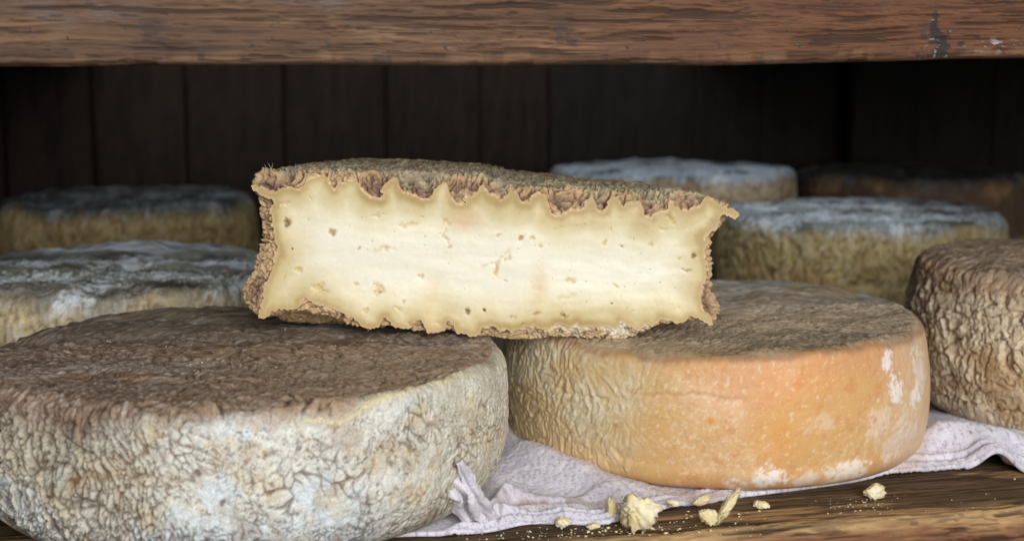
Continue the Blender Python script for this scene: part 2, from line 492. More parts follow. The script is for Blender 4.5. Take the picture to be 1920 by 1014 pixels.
def rind_grey_crackled(q):            # the big near wheel: brown top, pale cracked side
    a, z, o, H = q['a'], q['z'], q['o'], q['H']
    left = sm(-0.005, -0.080, a + 0.01 * samp(F_LOW, a, z)); right = sm(0.03, 0.10, a)
    lowr = sm(0.042, 0.008, z)
    wa = 1.18 * (a + 0.0022 * samp(F_W, a + o, z + 0.03)); wz = 1.18 * (z + 0.0026 * samp(F_W, a + 0.06, z + o))
    E = samp(CE_E, wa * (1 + 0.4 * left), wz * (0.85 - 0.35 * left))
    ID = samp(CE_I, wa * (1 + 0.4 * left), wz * (0.85 - 0.35 * left))
    E2 = samp(CF_E, wa * (1.0 + 0.2 * left), wz * (0.8 - 0.2 * left)); ID2 = samp(CF_I, wa * (1.0 + 0.2 * left), wz * (0.8 - 0.2 * left))
    w3 = samp(WORM3, wa * 0.9, wz * (0.8 - 0.3 * left)); w5 = samp(WORM5, wa, wz * (0.75 - 0.25 * left))
    patch = samp(F_B, a * 0.9 + o, z * 0.9); p2 = samp(F_LOW, a + 0.04, z + o)
    gate = sm(-0.3, 0.7, samp(F_B, a * 1.3 + 0.07, z * 1.3 + o) * 0.7 + 1.2 * left + 0.8 * lowr - 0.25)
    pit = sm(-0.55, -0.95, samp(WORM2, wa * 0.8, wz * 0.7)) * sm(-0.2, 0.7, samp(F_B, a * 1.5 + .09, z * 1.5) + 0.5 * lowr)
    crack = sm(0.17, 0.04, E) * (0.10 + 0.85 * gate)
    crack2 = sm(0.20, 0.05, E2) * sm(0.3, 1.0, samp(F_C, a + 0.02, z + 0.01) * 0.5 + 0.75 * left + 0.5 * lowr)
    worm = sm(-0.35, -0.75, w3) * sm(0.1, 0.8, samp(F_B, a * 1.8 + .01, z * 1.8 + .05) + 0.5 * lowr + 0.4 * left)
    cr = np.clip(np.maximum(np.maximum(crack, crack2 * 0.9), np.maximum(worm * 0.9, pit * 0.85)), 0, 1)
    pillow = sm(0.0, 0.55, E) * left + sm(0.0, 0.5, E2) * (0.12 + 0.45 * left)
    hs = -0.0011 * cr + 0.0013 * pillow + 0.0006 * w5 * (0.22 + left) + 0.0004 * (ID - 0.5) + 0.00022 * samp(F_MID, a, z)
    c = np.broadcast_to(lin(218, 217, 208), a.shape + (3,))
    c = mix(c, lin(216, 225, 228), sm(-0.3, 1.2, patch) * 0.85)
    c = mix(c, lin(208, 190, 154), sm(0.5, 1.8, samp(F_B, a * 1.1 + 0.05, z * 1.1 + 0.09)) * 0.6)
    c = mix(c, lin(186, 160, 122), sm(0.7, 1.7, samp(F_C, a * 0.8, z * 0.8 + 0.04)) * 0.35)
    c = mix(c, lin(162, 152, 126), left * (0.35 + 0.35 * sm(-0.5, 0.8, p2)))
    c = mix(c, lin(200, 183, 140), right * (0.30 + 0.3 * sm(0, 1, patch)))
    c = c * (0.92 + 0.16 * ID + 0.14 * ID2)[..., None]
    c = mix(c, lin(84, 58, 38), cr * (0.84 + 0.08 * left))
    brown = sm(1.2, 1.7, samp(F_MID, a * 0.6 + .02, z * 0.6)) 
    c = mix(c, lin(150, 108, 66), brown * 0.3)
    ht, ridge, pt = top_layers(q, 1.0)
    t = np.broadcast_to(lin(138, 116, 98), a.shape + (3,))
    t = mix(t, lin(192, 177, 164), sm(0.0, 0.75, ridge) * 0.75)
    t = mix(t, lin(138, 106, 76), sm(0.4, 1.5, pt) * 0.5)
    t = mix(t, lin(62, 49, 42), sm(0.05, -0.7, ridge) * 0.85)
    t = mix(t, lin(178, 166, 154), sm(0.1, 1.4, samp(F_B, q['X'] * 0.7 + .02, q['Y'] * 0.7 + .05)) * sm(-0.9, 0.4, ridge) * 0.55)
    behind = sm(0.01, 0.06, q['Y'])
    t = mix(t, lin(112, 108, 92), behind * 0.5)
    t = mix(t, lin(196, 194, 200), sm(0.55, 0.95, ridge + 0.2 * samp(F_C, q['X'], q['Y'])) * sm(-0.2, 0.9, samp(F_B, q['X'] + 0.03, q['Y'])) * 0.8)
    t = mix(t, lin(186, 158, 126), sm(-0.04, 0.06, q['X']) * sm(0.03, -0.05, q['Y']) * sm(-0.8, 0.3, ridge) * 0.6)
    # where brown spills over the rim
    spill = H - 0.0042 - 0.0085 * left + 0.0013 * samp(F_W, a * 0.6, z * 0 + 0.02) + 0.0007 * samp(F_MID, a, z) + 0.0035 * right
    s = sm(0.0036 + 0.003 * left, -0.0036 - 0.003 * left, z - spill + 0.0015 * w3)
    s = np.where(q['NZ'] > 0.95, 0, s)
    c = mix(t, c, s)
    lip = np.exp(-((z - spill + 0.0016) / 0.0016) ** 2) * (1 - left) * sm(-0.2, 0.7, samp(F_W, a / 1.5, 0 * z + 0.07)) * (q['NZ'] < 0.95)
    c = mix(c, lin(224, 208, 164), lip * 0.75)
    return ht * (1 - q['side']) + hs * q['side'] + 0.0013 * lip, c

BLOT = [(0.090, 0.053, 0.0045, 0.0085, 1), (0.094, 0.047, 0.0055, 0.006, 1), (0.112, 0.036, 0.005, 0.008, 1), (0.116, 0.047, 0.004, 0.005, .6),
        (0.028, 0.0085, 0.0085, 0.0048, 1), (0.046, 0.006, 0.006, 0.003, .5), (0.066, 0.008, 0.012, 0.0045, .8), (0.013, 0.006, 0.006, 0.003, .7),
        (0.100, 0.020, 0.012, 0.012, .38), (0.124, 0.05, 0.009, 0.011, .6), (0.050, 0.033, 0.006, 0.004, .22), (0.082, 0.030, 0.006, 0.010, .32)]
def rind_orange(q):                   # smooth orange washed rind, grey wrinkles on its left flank
    a, z, o, H = q['a'], q['z'], q['o'], q['H']
    wr = sm(-0.004, -0.092, a + 0.012 * samp(F_LOW, a, z) + 0.008 * samp(F_W, a, z * 1.2) - 0.008 * sm(0.02, 0.05, z))
    wa = a + 0.0030 * samp(F_W, a + o, z + 0.03); wz = z + 0.0034 * samp(F_W, a + 0.06, z + o)
    w3 = samp(WORM5, wa * 1.1, wz * 0.7); w2 = samp(WORM3, wa * 1.1 + .03, wz * 0.7); w5 = samp(WORM8, wa, wz * 0.7)
    ridge = 0.55 * w3 + 0.3 * w5 + 0.35 * w2
    crease = np.exp(-((z - 0.047 - 0.0012 * samp(F_MID, a * .7, 0 * z)) / 0.0009) ** 2) * sm(-0.055, -0.03, a) * sm(0.022, 0.0, a)
    crease2 = np.exp(-((z - 0.042 - 0.001 * samp(F_MID, a * .7, 0 * z + .04)) / 0.0008) ** 2) * sm(-0.085, -0.07, a) * sm(-0.03, -0.045, a)
    hs = sm(0.1, 1, wr) * 0.0009 * ridge + (1 - wr) * (0.00012 * w5 + 0.00007 * samp(F_MID, a, z)) - 0.0005 * crease - 0.0009 * crease2
    pa, pb, pc = samp(F_B, a * 0.6 + o, z * 0.6), samp(F_LOW, a * 1.2 + 0.02, z * 1.2 + o), samp(F_C, a, z + 0.02)
    c = np.broadcast_to(lin(216, 166, 116), a.shape + (3,))
    c = mix(c, lin(228, 192, 150), sm(-0.2, 1.5, pa) * 0.75)
    c = mix(c, lin(218, 176, 112), sm(-0.2, 1.4, pb) * 0.6)
    c = mix(c, lin(210, 150, 104), sm(0.4, 1.8, samp(F_W, a * 0.5 + .07, z * 0.7)) * 0.35)
    c = mix(c, lin(204, 140, 92), sm(0.7, 1.8, pc) * 0.45)
    ctr = np.exp(-((a - 0.038) / 0.022) ** 2 - ((z - 0.053) / 0.014) ** 2)
    c = mix(c, lin(226, 152, 86), ctr * 0.55 * sm(-1.5, 0.5, pa))
    c = mix(c, lin(228, 166, 92), 0.6 * np.exp(-((a - 0.03 - 0.1 * (z - .03)) / 0.011) ** 2 - ((z - 0.028) / 0.014) ** 2))
    c = mix(c, lin(208, 178, 112), sm(0.01, -0.05, a) * 0.55)
    fl = sm(1.0, 1.9, samp(F_FINE, a * 0.45, z * 0.45) + 0.5 * pa)
    c = mix(c, lin(240, 218, 186), fl * 0.45)
    c = mix(c, lin(232, 204, 172), sm(0.075, 0.115, a) * 0.55)
    c = mix(c, lin(184, 122, 92), crease * 0.4)
    spot = np.exp(-((a + 0.0) / 0.0022) ** 2 - ((z - 0.036) / 0.002) ** 2)
    c = mix(c, lin(222, 150, 70), spot * 0.8)
    b = np.zeros_like(a)
    jn = 0.55 * samp(F_MID, a * 1.3, z * 1.3) + 0.35 * samp(F_FINE, a * .5, z * .5)
    for (ba, bz, sa, sz, k) in BLOT:
        dd = ((a - ba) / sa) ** 2 + ((z - bz) / sz) ** 2
        b = np.maximum(b, k * sm(1.5, 0.3, dd + jn * 1.1))
    b = b * q['side']
    c = mix(c, lin(246, 240, 232), b * 0.9)
    hs = hs + 0.0003 * b
    g = np.broadcast_to(lin(212, 200, 168), a.shape + (3,))
    g = mix(g, lin(226, 223, 208), sm(0.1, 0.9, ridge) * 0.7)
    g = mix(g, lin(196, 164, 112), sm(0.2, 1.3, pa) * 0.6)
    g = mix(g, lin(146, 118, 82), sm(-0.3, -1.0, ridge) * 0.65)
    g = mix(g, lin(212, 176, 122), sm(0.034, 0.008, z + 0.006 * pa) * 0.65)
    c = mix(c, g, sm(0.0, 1.0, wr + 0.15 * ridge) * 0.9)
    ht, rt_, pt = top_layers(q, 0.9)
    t = np.broadcast_to(lin(190, 170, 142), a.shape + (3,))
    t = mix(t, lin(206, 196, 182), sm(0.1, 0.9, rt_) * 0.7)
    t = mix(t, lin(116, 96, 74), sm(-0.1, -0.8, rt_) * 0.8)
    t = mix(t, lin(196, 204, 214), sm(-0.02, 0.07, q['Y']) * sm(-0.3, 0.7, rt_ + 0.3 * pt) * 0.75)  # cool rear light put into the colour of the far half
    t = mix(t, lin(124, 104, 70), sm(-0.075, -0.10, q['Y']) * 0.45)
    spill = H - 0.0032 + 0.0006 * samp(F_W, a * 0.7, z * 0 + 0.02) + 0.0004 * samp(F_MID, a, z)
    s = sm(0.0030, -0.0026, z - spill + 0.0006 * samp(F_MID, a * 1.4, z * 1.4)); s = np.where(q['NZ'] > 0.97, 0, s)
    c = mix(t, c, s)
    c = mix(c, lin(160, 112, 76), np.exp(-((z - spill) / 0.0018) ** 2) * (q['NZ'] < 0.95) * 0.5)
    return ht * (1 - q['side']) + hs * q['side'], c

def rind_brown_wrinkled(q):           # deep upright wrinkles all over
    a, z, o = q['a'], q['z'], q['o']
    wa = a + 0.0036 * samp(F_W, a + o, z + 0.03); wz = z + 0.005 * samp(F_W, a + 0.06, z + o)
    w5 = samp(WORM5, wa * 1.15, wz * 0.55); w3 = samp(WORM3, wa * 1.0 + .03, wz * 0.65); E = samp(CE_E, wa * .55, wz * 0.5)
    flatn = sm(0.3, 1.2, samp(F_B, a * 0.8 + .03, z * 0.8)) * 0.75
    ridge = (0.75 * w5 + 0.35 * w3) * (1 - flatn) + 0.25 * flatn
    cr = sm(0.10, 0.0, E)
    hs = 0.0013 * ridge - 0.0013 * cr + 0.0005 * samp(F_MID, a, z)
    pa = samp(F_B, a * 0.7 + o, z * 0.7)
    c = np.broadcast_to(lin(216, 198, 168), a.shape + (3,))
    c = mix(c, lin(234, 225, 206), sm(0.0, 0.9, ridge) * 0.8)
    c = mix(c, lin(186, 148, 96), sm(0.2, 1.4, pa) * 0.6)
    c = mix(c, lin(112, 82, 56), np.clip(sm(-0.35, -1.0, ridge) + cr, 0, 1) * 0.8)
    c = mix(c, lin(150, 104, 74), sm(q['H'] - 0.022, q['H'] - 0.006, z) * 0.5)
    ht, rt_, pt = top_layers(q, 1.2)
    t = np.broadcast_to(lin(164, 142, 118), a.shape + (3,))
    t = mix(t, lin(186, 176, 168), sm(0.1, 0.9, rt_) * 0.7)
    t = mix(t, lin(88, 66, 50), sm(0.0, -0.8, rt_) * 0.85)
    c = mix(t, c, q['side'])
    return ht * (1 - q['side']) + hs * q['side'], c

def rind_back(side_col, side_hi, top_col, top_hi):
    def f(q):
        a, z, o = q['a'], q['z'], q['o']
        wa = a + 0.003 * samp(F_W, a + o, z + 0.03); wz = z + 0.003 * samp(F_W, a + 0.06, z + o)
        w5 = 0.7 * samp(WORM8, wa * 0.9 + o, wz * 0.45) + 0.3 * samp(WORM5, wa * 0.8 + o, wz * 0.42); ID = samp(CE_I, wa * 0.6 + o, wz * 0.3)
        pa = samp(F_B, a * 0.7 + o, z * 0.7)
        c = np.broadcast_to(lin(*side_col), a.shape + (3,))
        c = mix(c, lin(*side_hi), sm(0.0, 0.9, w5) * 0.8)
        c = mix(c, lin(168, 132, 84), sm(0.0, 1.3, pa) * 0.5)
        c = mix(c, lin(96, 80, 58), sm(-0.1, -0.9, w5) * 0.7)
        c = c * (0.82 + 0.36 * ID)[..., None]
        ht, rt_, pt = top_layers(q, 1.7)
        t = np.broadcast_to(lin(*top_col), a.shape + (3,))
        t = mix(t, lin(*top_hi), sm(-0.1, 0.7, rt_ + 0.5 * pt) * 0.9)  # top_hi carries painted cool light on most of the back tops
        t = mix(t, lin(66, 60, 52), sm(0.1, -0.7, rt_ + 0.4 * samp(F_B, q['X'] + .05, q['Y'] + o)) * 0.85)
        spill = q['H'] - 0.006 + 0.0014 * samp(F_W, a + o, z) + 0.001 * pa
        s = sm(0.007, -0.007, z - spill + 0.003 * w5); s = np.where(q['NZ'] > 0.9, 0, s)
        return ht * (1 - q['side']) + 0.0012 * w5 * q['side'], mix(t, c, s)
    return f

FEET = 0.003
wh = {}
def put(key, name, label, px, py, R, H, step, rind, mat, seed, rt=0.009, rb=0.010, bulge=0.002, z0=0.0, tstep=0.0009, d=None, **kw):
    p = unproj(px, py, z=z0 + H)
    o = wheel(name, p[0], p[1], R, z0, H, step, rt, rb, bulge, rind, mat, seed, tstep=tstep, **kw)
    tag(o, label, 'cheese', 'whole cheese wheels on the shelf')
    wh[key] = (p[0], p[1], R, z0 + H)
    return o

put('L', 'whole_cheese', 'large whole cheese wheel with brown top and pale cracked grey rind', 456, 652, 0.1192, 0.067, 0.00055, rind_grey_crackled, M_RIND, 1, rt=0.0085, rb=0.034, rbx=0.025, bulge=0.0006, z0=FEET, tstep=0.0008)
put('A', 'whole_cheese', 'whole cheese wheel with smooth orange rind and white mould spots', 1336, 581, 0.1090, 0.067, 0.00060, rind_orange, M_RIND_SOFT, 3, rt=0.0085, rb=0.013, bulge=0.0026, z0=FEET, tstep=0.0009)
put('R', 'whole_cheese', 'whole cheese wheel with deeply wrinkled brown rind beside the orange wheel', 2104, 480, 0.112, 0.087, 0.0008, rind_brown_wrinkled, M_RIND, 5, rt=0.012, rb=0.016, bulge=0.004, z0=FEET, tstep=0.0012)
put('LB', 'whole_cheese', 'whole cheese wheel with grey top, cool light painted in, directly behind the large cracked wheel', 205, 498, 0.112, 0.0755, 0.0013, rind_back((184, 168, 132), (214, 208, 192), (132, 130, 120), (206, 214, 220)), M_RIND, 7, tstep=0.0013)
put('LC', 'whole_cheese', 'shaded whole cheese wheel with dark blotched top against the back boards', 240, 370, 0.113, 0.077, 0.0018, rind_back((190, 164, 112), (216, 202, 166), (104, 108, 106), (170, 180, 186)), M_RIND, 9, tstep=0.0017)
put('RB', 'whole_cheese', 'whole cheese wheel with grey top, cool light painted in, and yellow side behind the orange wheel', 1614, 393, 0.114, 0.0795, 0.0015, rind_back((178, 158, 108), (208, 198, 164), (138, 142, 142), (200, 208, 214)), M_RIND, 11, rt=0.012, tstep=0.0014)
put('F', 'whole_cheese', 'pale grey cheese wheel, cool light painted on its top, far back behind the cut piece', 1258, 314, 0.115, 0.098, 0.0019, rind_back((196, 176, 146), (206, 192, 168), (178, 188, 200), (214, 224, 234)), M_RIND, 13, tstep=0.0018)
put('FR', 'whole_cheese', 'cheese wheel in the darkest corner of the shelf, shade painted into its brown', 1705, 322, 0.113, 0.090, 0.0022, rind_back((84, 66, 52), (100, 82, 64), (66, 66, 64), (96, 98, 98)), M_RIND, 15, tstep=0.002)  # corner shade is put into these low rind colours

# ------------------------------------------------------------------ the cut half wheel
FY = 0.668                                # its cut face stands on this plane
def z1(pts): return [(420 + x / 2.668, 280 + y / 2.668) for x, y in pts]
def z2(pts): return [(900 + x / 2.668, 280 + y / 2.668) for x, y in pts]
T_IN = z1([(138, 186), (180, 195), (245, 215), (275, 205), (300, 190), (345, 195), (390, 190), (400, 165), (440, 140), (500, 130), (520, 180), (550, 207), (570, 170), (600, 177), (620, 165), (660, 160), (690, 215), (720, 238), (780, 247), (800, 225), (785, 200), (830, 160), (870, 148), (875, 190), (900, 215), (960, 235), (1010, 257), (1040, 247), (1055, 205), (1110, 180), (1130, 240), (1150, 267), (1190, 282), (1212, 270), (1200, 245), (1250, 225), (1275, 180), (1300, 165)]) \
    + z2([(20, 165), (40, 215), (70, 240), (105, 262), (140, 230), (165, 215), (190, 230), (205, 265), (240, 268), (265, 240), (300, 225), (330, 235), (345, 290), (360, 325), (400, 337), (440, 315), (480, 310), (510, 300), (535, 265), (555, 235), (575, 265), (580, 310), (625, 317), (645, 270), (665, 240), (690, 245), (715, 292), (735, 270), (760, 265), (800, 265), (820, 290), (835, 337), (870, 325), (900, 310), (940, 315), (950, 270), (985, 300), (1040, 310), (1085, 300), (1110, 270), (1130, 242), (1160, 258), (1190, 272), (1230, 285), (1265, 300), (1298, 322)])
R_IN = z2([(1285, 345), (1255, 338), (1225, 326), (1200, 340), (1200, 375), (1185, 400), (1150, 420), (1125, 430), (1120, 455), (1145, 462), (1125, 490), (1120, 540), (1125, 600), (1130, 640), (1100, 710), (1095, 735), (1115, 770), (1110, 800), (1140, 815), (1165, 840), (1165, 880)])
B_IN = z2([(1145, 880), (1110, 850), (1060, 825), (1030, 850), (985, 870), (940, 850), (900, 850), (870, 875), (840, 870), (815, 880), (800, 907), (770, 895), (740, 870), (700, 860), (690, 890), (640, 890), (600, 893), (540, 885), (500, 892), (480, 870), (450, 892), (420, 870), (380, 870), (345, 895), (300, 897), (270, 880), (220, 890), (180, 905), (155, 922), (130, 900), (90, 912), (70, 885), (30, 880)]) \
    + z1([(1290, 880), (1270, 922), (1230, 932), (1190, 915), (1165, 910), (1150, 870), (1110, 855), (1100, 905), (1060, 915), (1020, 918), (1000, 870), (985, 850), (955, 860), (940, 887), (900, 895), (850, 890), (830, 870), (810, 840), (790, 845), (780, 877), (740, 893), (700, 885), (660, 850), (620, 825), (560, 800), (500, 780), (440, 770), (410, 750), (385, 760), (380, 790), (340, 800), (290, 790), (240, 800), (215, 830), (172, 845)])
L_IN = z1([(185, 800), (205, 730), (205, 690), (225, 640), (240, 600), (265, 540), (270, 500), (255, 450), (245, 400), (245, 350), (236, 300), (252, 262), (215, 236), (165, 215)])
T_OUT = z1([(118, 150), (135, 112), (175, 105), (300, 125), (400, 115), (500, 112), (660, 122), (870, 122), (1100, 135), (1300, 142)]) + z2([(60, 155), (150, 190), (300, 200), (450, 205), (600, 210), (750, 225), (900, 218), (960, 207), (1100, 228), (1180, 262), (1300, 316)])
R_OUT = z2([(1292, 322), (1235, 330), (1212, 345), (1204, 390), (1166, 425), (1160, 480), (1156, 540), (1160, 600), (1168, 640), (1158, 710), (1188, 760), (1207, 800), (1192, 840), (1170, 885)])
L_OUT = z1([(130, 845), (90, 820), (75, 770), (70, 720), (110, 655), (152, 620), (150, 550), (185, 480), (196, 440), (186, 400), (188, 340), (178, 300), (172, 240), (120, 190)])
B_OUT = z1([(130, 846), (240, 832), (340, 803), (440, 822), (560, 852), (660, 887), (740, 896), (830, 884), (940, 898), (1000, 916), (1060, 920), (1150, 908), (1230, 934), (1330, 930)]) + z2([(100, 950), (180, 958), (260, 962), (340, 938), (430, 938), (520, 955), (600, 946), (700, 950), (780, 935), (830, 912), (880, 878), (940, 868), (1040, 862), (1110, 853), (1150, 880), (1170, 886)])
def to_xz(p):
    w = np.array([unproj(x, y, Y=FY) for x, y in p]); return w[:, [0, 2]]
def catmull(P, n):
    P = np.asarray(P); out = []
    L = len(P)
    for i in range(L):
        p0, p1, p2, p3 = P[(i - 1) % L], P[i], P[(i + 1) % L], P[(i + 2) % L]
        m = max(2, int(np.hypot(*(p2 - p1)) / n))
        t = (np.arange(m) / m)[:, None]
        out.append(p1 + 0.5 * ((p2 - p0) * t + (2 * p0 - 5 * p1 + 4 * p2 - p3) * t ** 2 + (3 * p1 - p0 - 3 * p2 + p3) * t ** 3))
    return np.concatenate(out)
tin, rin, bin_, lin_ = map(to_xz, (T_IN, R_IN, B_IN, L_IN))
raw = np.concatenate([tin, rin, bin_, lin_])
PIN = catmull(raw, 0.00036)
# small ragged jitter so that the edge tears rather than curves
sarc = np.concatenate([[0], np.cumsum(np.hypot(*np.diff(PIN, axis=0).T))])
tg = np.gradient(PIN, axis=0); tg /= np.hypot(tg[:, 0], tg[:, 1])[:, None] + 1e-12
nrm = np.stack([-tg[:, 1], tg[:, 0]], -1)          # outline runs clockwise: this points outward
jit = 0.00014 * samp(F_FINE, sarc * 0.5, 0 * sarc + 0.01) + 0.0005 * samp(WORM3, sarc * 0.9, 0 * sarc + 0.02) + 0.0003 * samp(F_MID, sarc, 0 * sarc + 0.03)
PIN = PIN + nrm * jit[:, None]
NP = len(PIN)
# which side of the piece each outline point belongs to
lens = [len(tin), len(rin), len(bin_), len(lin_)]
bounds = np.cumsum([0] + lens)
anchor = np.array([np.argmin(np.hypot(*(PIN - raw[b % len(raw)]).T)) for b in bounds[:-1]] + [NP])
seg = np.zeros(NP, int)
for k in range(4): seg[anchor[k]:anchor[k + 1]] = k
OUT = np.zeros_like(PIN)
to, ro, bo, lo = map(to_xz, (T_OUT, R_OUT, B_OUT, L_OUT))
def interp(x, A, i, j):
    s = np.argsort(A[:, i]); return np.interp(x, A[s, i], A[s, j])
for k, A in enumerate((to, ro, bo, lo)):
    ii = seg == k
    if k in (0, 2):
        OUT[ii, 0] = PIN[ii, 0]; OUT[ii, 1] = interp(PIN[ii, 0], A, 0, 1)
    else:
        OUT[ii, 1] = PIN[ii, 1]; OUT[ii, 0] = interp(PIN[ii, 1], A, 1, 0)
ker = np.hanning(41); ker /= ker.sum()
def csmooth(x, kk=ker):
    h = len(kk) // 2
    return np.convolve(np.concatenate([x[-h:], x, x[:h]]), kk, 'valid')
OUT = np.stack([csmooth(OUT[:, 0]), csmooth(OUT[:, 1])], -1)
# body outline further back: flat-topped disc section
XC = 0.5 * (OUT[:, 0].max() + OUT[:, 0].min()) - 0.004
TOPZ = np.interp(OUT[:, 0], [-0.115, 0.0, 0.11], [0.1505, 0.1465, 0.1335])
BOTZ = 0.0722
BODY = OUT.copy()
mt = seg == 0; BODY[mt, 1] = 0.5 * OUT[mt, 1] + 0.5 * TOPZ[mt]
mb = seg == 2; BODY[mb, 1] = BOTZ
BODY[:, 0] = np.where(seg == 1, np.minimum(OUT[:, 0], 0.098), BODY[:, 0]); BODY[:, 0] = np.where(seg == 3, 0.6 * OUT[:, 0] + 0.4 * -0.112, BODY[:, 0])
kb = np.hanning(121); kb /= kb.sum()
BODY = np.stack([csmooth(BODY[:, 0], kb), csmooth(BODY[:, 1], kb)], -1)
BD = 0.104
ys = np.concatenate([[0], np.cumsum(np.concatenate([np.full(58, 0.00014), np.geomspace(0.00015, 0.0035, 62)]))])
ys = ys[ys < BD * 0.985]; ys = np.concatenate([ys, BD * np.array([0.99, 0.997, 1.0])])
YY, SA = np.meshgrid(ys, sarc, indexing='ij')
lw = 0.0048 + 0.0016 * samp(F_B, sarc * 0.8, 0 * sarc)
lw = np.where(seg == 2, 0.0040, lw); lw = np.where((seg == 1) | (seg == 3), 0.007, lw)
lw = csmooth(lw)
blend = sm(0, 1, YY / np.clip(lw, 0.0022, 0.009)[None, :])
back = sm(0.004, 0.03, YY)
k19 = np.hanning(19); k19 /= k19.sum()
PINS = np.stack([csmooth(PIN[:, 0], k19), csmooth(PIN[:, 1], k19)], -1)
tear = np.exp(-YY / 0.0007)                       # the torn edge does not run on up the slope
PX = PINS[None, :, 0] * (1 - blend) + OUT[None, :, 0] * blend + (PIN - PINS)[None, :, 0] * tear
PZ = PINS[None, :, 1] * (1 - blend) + OUT[None, :, 1] * blend + (PIN - PINS)[None, :, 1] * tear
PX = PX * (1 - back) + BODY[None, :, 0] * back
PZ = PZ * (1 - back) + BODY[None, :, 1] * back
cw = np.sqrt(np.clip(1 - (YY / BD) ** 2, 0, 1)) * 0.995 + 0.005
PX = XC + (PX - XC) * cw
mid = 0.5 * (TOPZ.mean() + BOTZ)
rim = 1 - 0.10 * sm(0.72, 1.0, YY / BD) ** 2
PZ = mid + (PZ - mid) * rim
# rind folds, measured along the real surface
G0 = np.stack([PX, FY + YY, PZ], -1)
sv = np.concatenate([np.zeros((1, NP)), np.cumsum(np.linalg.norm(np.diff(G0, axis=0), axis=-1), 0)])
sidew = ((seg == 1) | (seg == 3)).astype(float); sidew = csmooth(sidew, kb)[None, :]
botw = csmooth((seg == 2).astype(float), kb)[None, :]
zs_ = np.where(seg == 2, -1.0, 1.0)[None, :]; xs_ = np.where(seg == 3, -1.0, 1.0)[None, :]
def crust(u_, v_):
    wx = u_ + 0.0022 * samp(F_W, u_, v_ + 0.02); wy = v_ + 0.0022 * samp(F_W, u_ + 0.04, v_)
    f5 = samp(WORM5, wx, wy); f3 = samp(WORM3, wx * 0.95, wy * 0.95 + 0.02); f2_ = samp(WORM2, wx, wy); gr = samp(CF_F, wx * 0.8, wy * 0.8)
    f8 = samp(WORM8, wx * 1.25 + 0.01, wy * 1.25)
    return 0.75 * f8 + 0.4 * f5 + 0.2 * f3 + 0.35 * (0.45 - gr), f2_
rT, fT = crust(PX, YY + zs_ * PZ); rS, fS = crust(PZ + 0.03, YY + xs_ * PX)
wS = sm(0.25, 0.75, sidew)
ridge = rT * (1 - wS) + rS * wS; f2 = fT * (1 - wS) + fS * wS
su = PX * (1 - wS) + PZ * wS
ramp = sm(0.0, 0.0020, sv) * (1 - 0.6 * sm(0.9, 1, YY / BD))
front = sm(0.014, 0.006, YY)
amp = (0.0009 + 0.0009 * front + 0.0007 * sidew) * (1 - 0.45 * botw)
dsp = amp * ridge * ramp + 0.00008 * samp(F_FINE, su * 0.4, sv * 0.4) * ramp + 0.0003 * samp(F_C, su, sv) * ramp
tb = np.gradient(BODY, axis=0); tb /= np.hypot(tb[:, 0], tb[:, 1])[:, None] + 1e-12
nb = np.stack([csmooth(-tb[:, 1], kb), csmooth(tb[:, 0], kb)], -1)
fw = 0.95 * (1 - sm(0.0, 1.0, YY / 0.0075))
ow = 0.45 + 0.55 * sm(0.0, 1.0, YY / 0.006)
nn = np.stack([nb[None, :, 0] * ow, -fw, nb[None, :, 1] * ow], -1)
nn /= np.linalg.norm(nn, axis=-1)[..., None] + 1e-12
D3 = nn * dsp[..., None]
PX = PX + D3[..., 0]; PZ = PZ + D3[..., 2]
PZ = np.where(botw > 0.6, np.maximum(PZ, 0.0692), PZ)
fwd = -0.0006 * np.exp(-((YY - 0.001) / 0.0012) ** 2) * (0.5 + 0.5 * f2)        # lip stands a little proud
PY = FY + YY + fwd + np.maximum(D3[..., 1], -0.0012)
V = np.stack([PX, PY, PZ], -1)
depth = np.hypot(OUT[:, 0] - PIN[:, 0], OUT[:, 1] - PIN[:, 1])[None, :] * (1 - blend)
topw = csmooth((seg == 0).astype(float), kb)[None, :]
tan = lin(190, 154, 114); gry = lin(164, 150, 122); pur = lin(126, 98, 86); wht = lin(226, 214, 188)
al = np.broadcast_to(lin(204, 174, 134), V.shape)
al = mix(al, lin(176, 142, 106), sm(-0.2, 1.2, samp(F_B, su, sv)) * 0.6)
al = mix(al, pur, sm(0.0012, 0.0055, depth) * sm(0.0008, 0.0022, sv) * sm(-0.6, 0.8, samp(F_B, su * 1.2 + .02, sv * 1.2)) * 0.85)
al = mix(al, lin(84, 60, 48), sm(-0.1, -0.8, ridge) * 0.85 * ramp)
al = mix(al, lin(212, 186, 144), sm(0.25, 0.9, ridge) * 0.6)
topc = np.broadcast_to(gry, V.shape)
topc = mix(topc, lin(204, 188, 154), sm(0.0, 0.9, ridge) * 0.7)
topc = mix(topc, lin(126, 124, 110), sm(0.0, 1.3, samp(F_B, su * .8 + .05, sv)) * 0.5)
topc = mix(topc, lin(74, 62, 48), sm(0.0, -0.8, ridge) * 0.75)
topc = mix(topc, lin(205, 186, 146), sm(1.4, 1.9, samp(F_C, su * 1.5, sv * 1.5)) * 0.7)
tb_ = topw * sm(0.0034, 0.0068, YY + 0.0012 * ridge + 0.0012 * samp(F_MID, su, 0 * sv) - 0.0 * depth)
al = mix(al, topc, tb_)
rimc = np.exp(-(sv / 0.0010) ** 2)
al = mix(al, lin(236, 212, 168), rimc * 0.95)
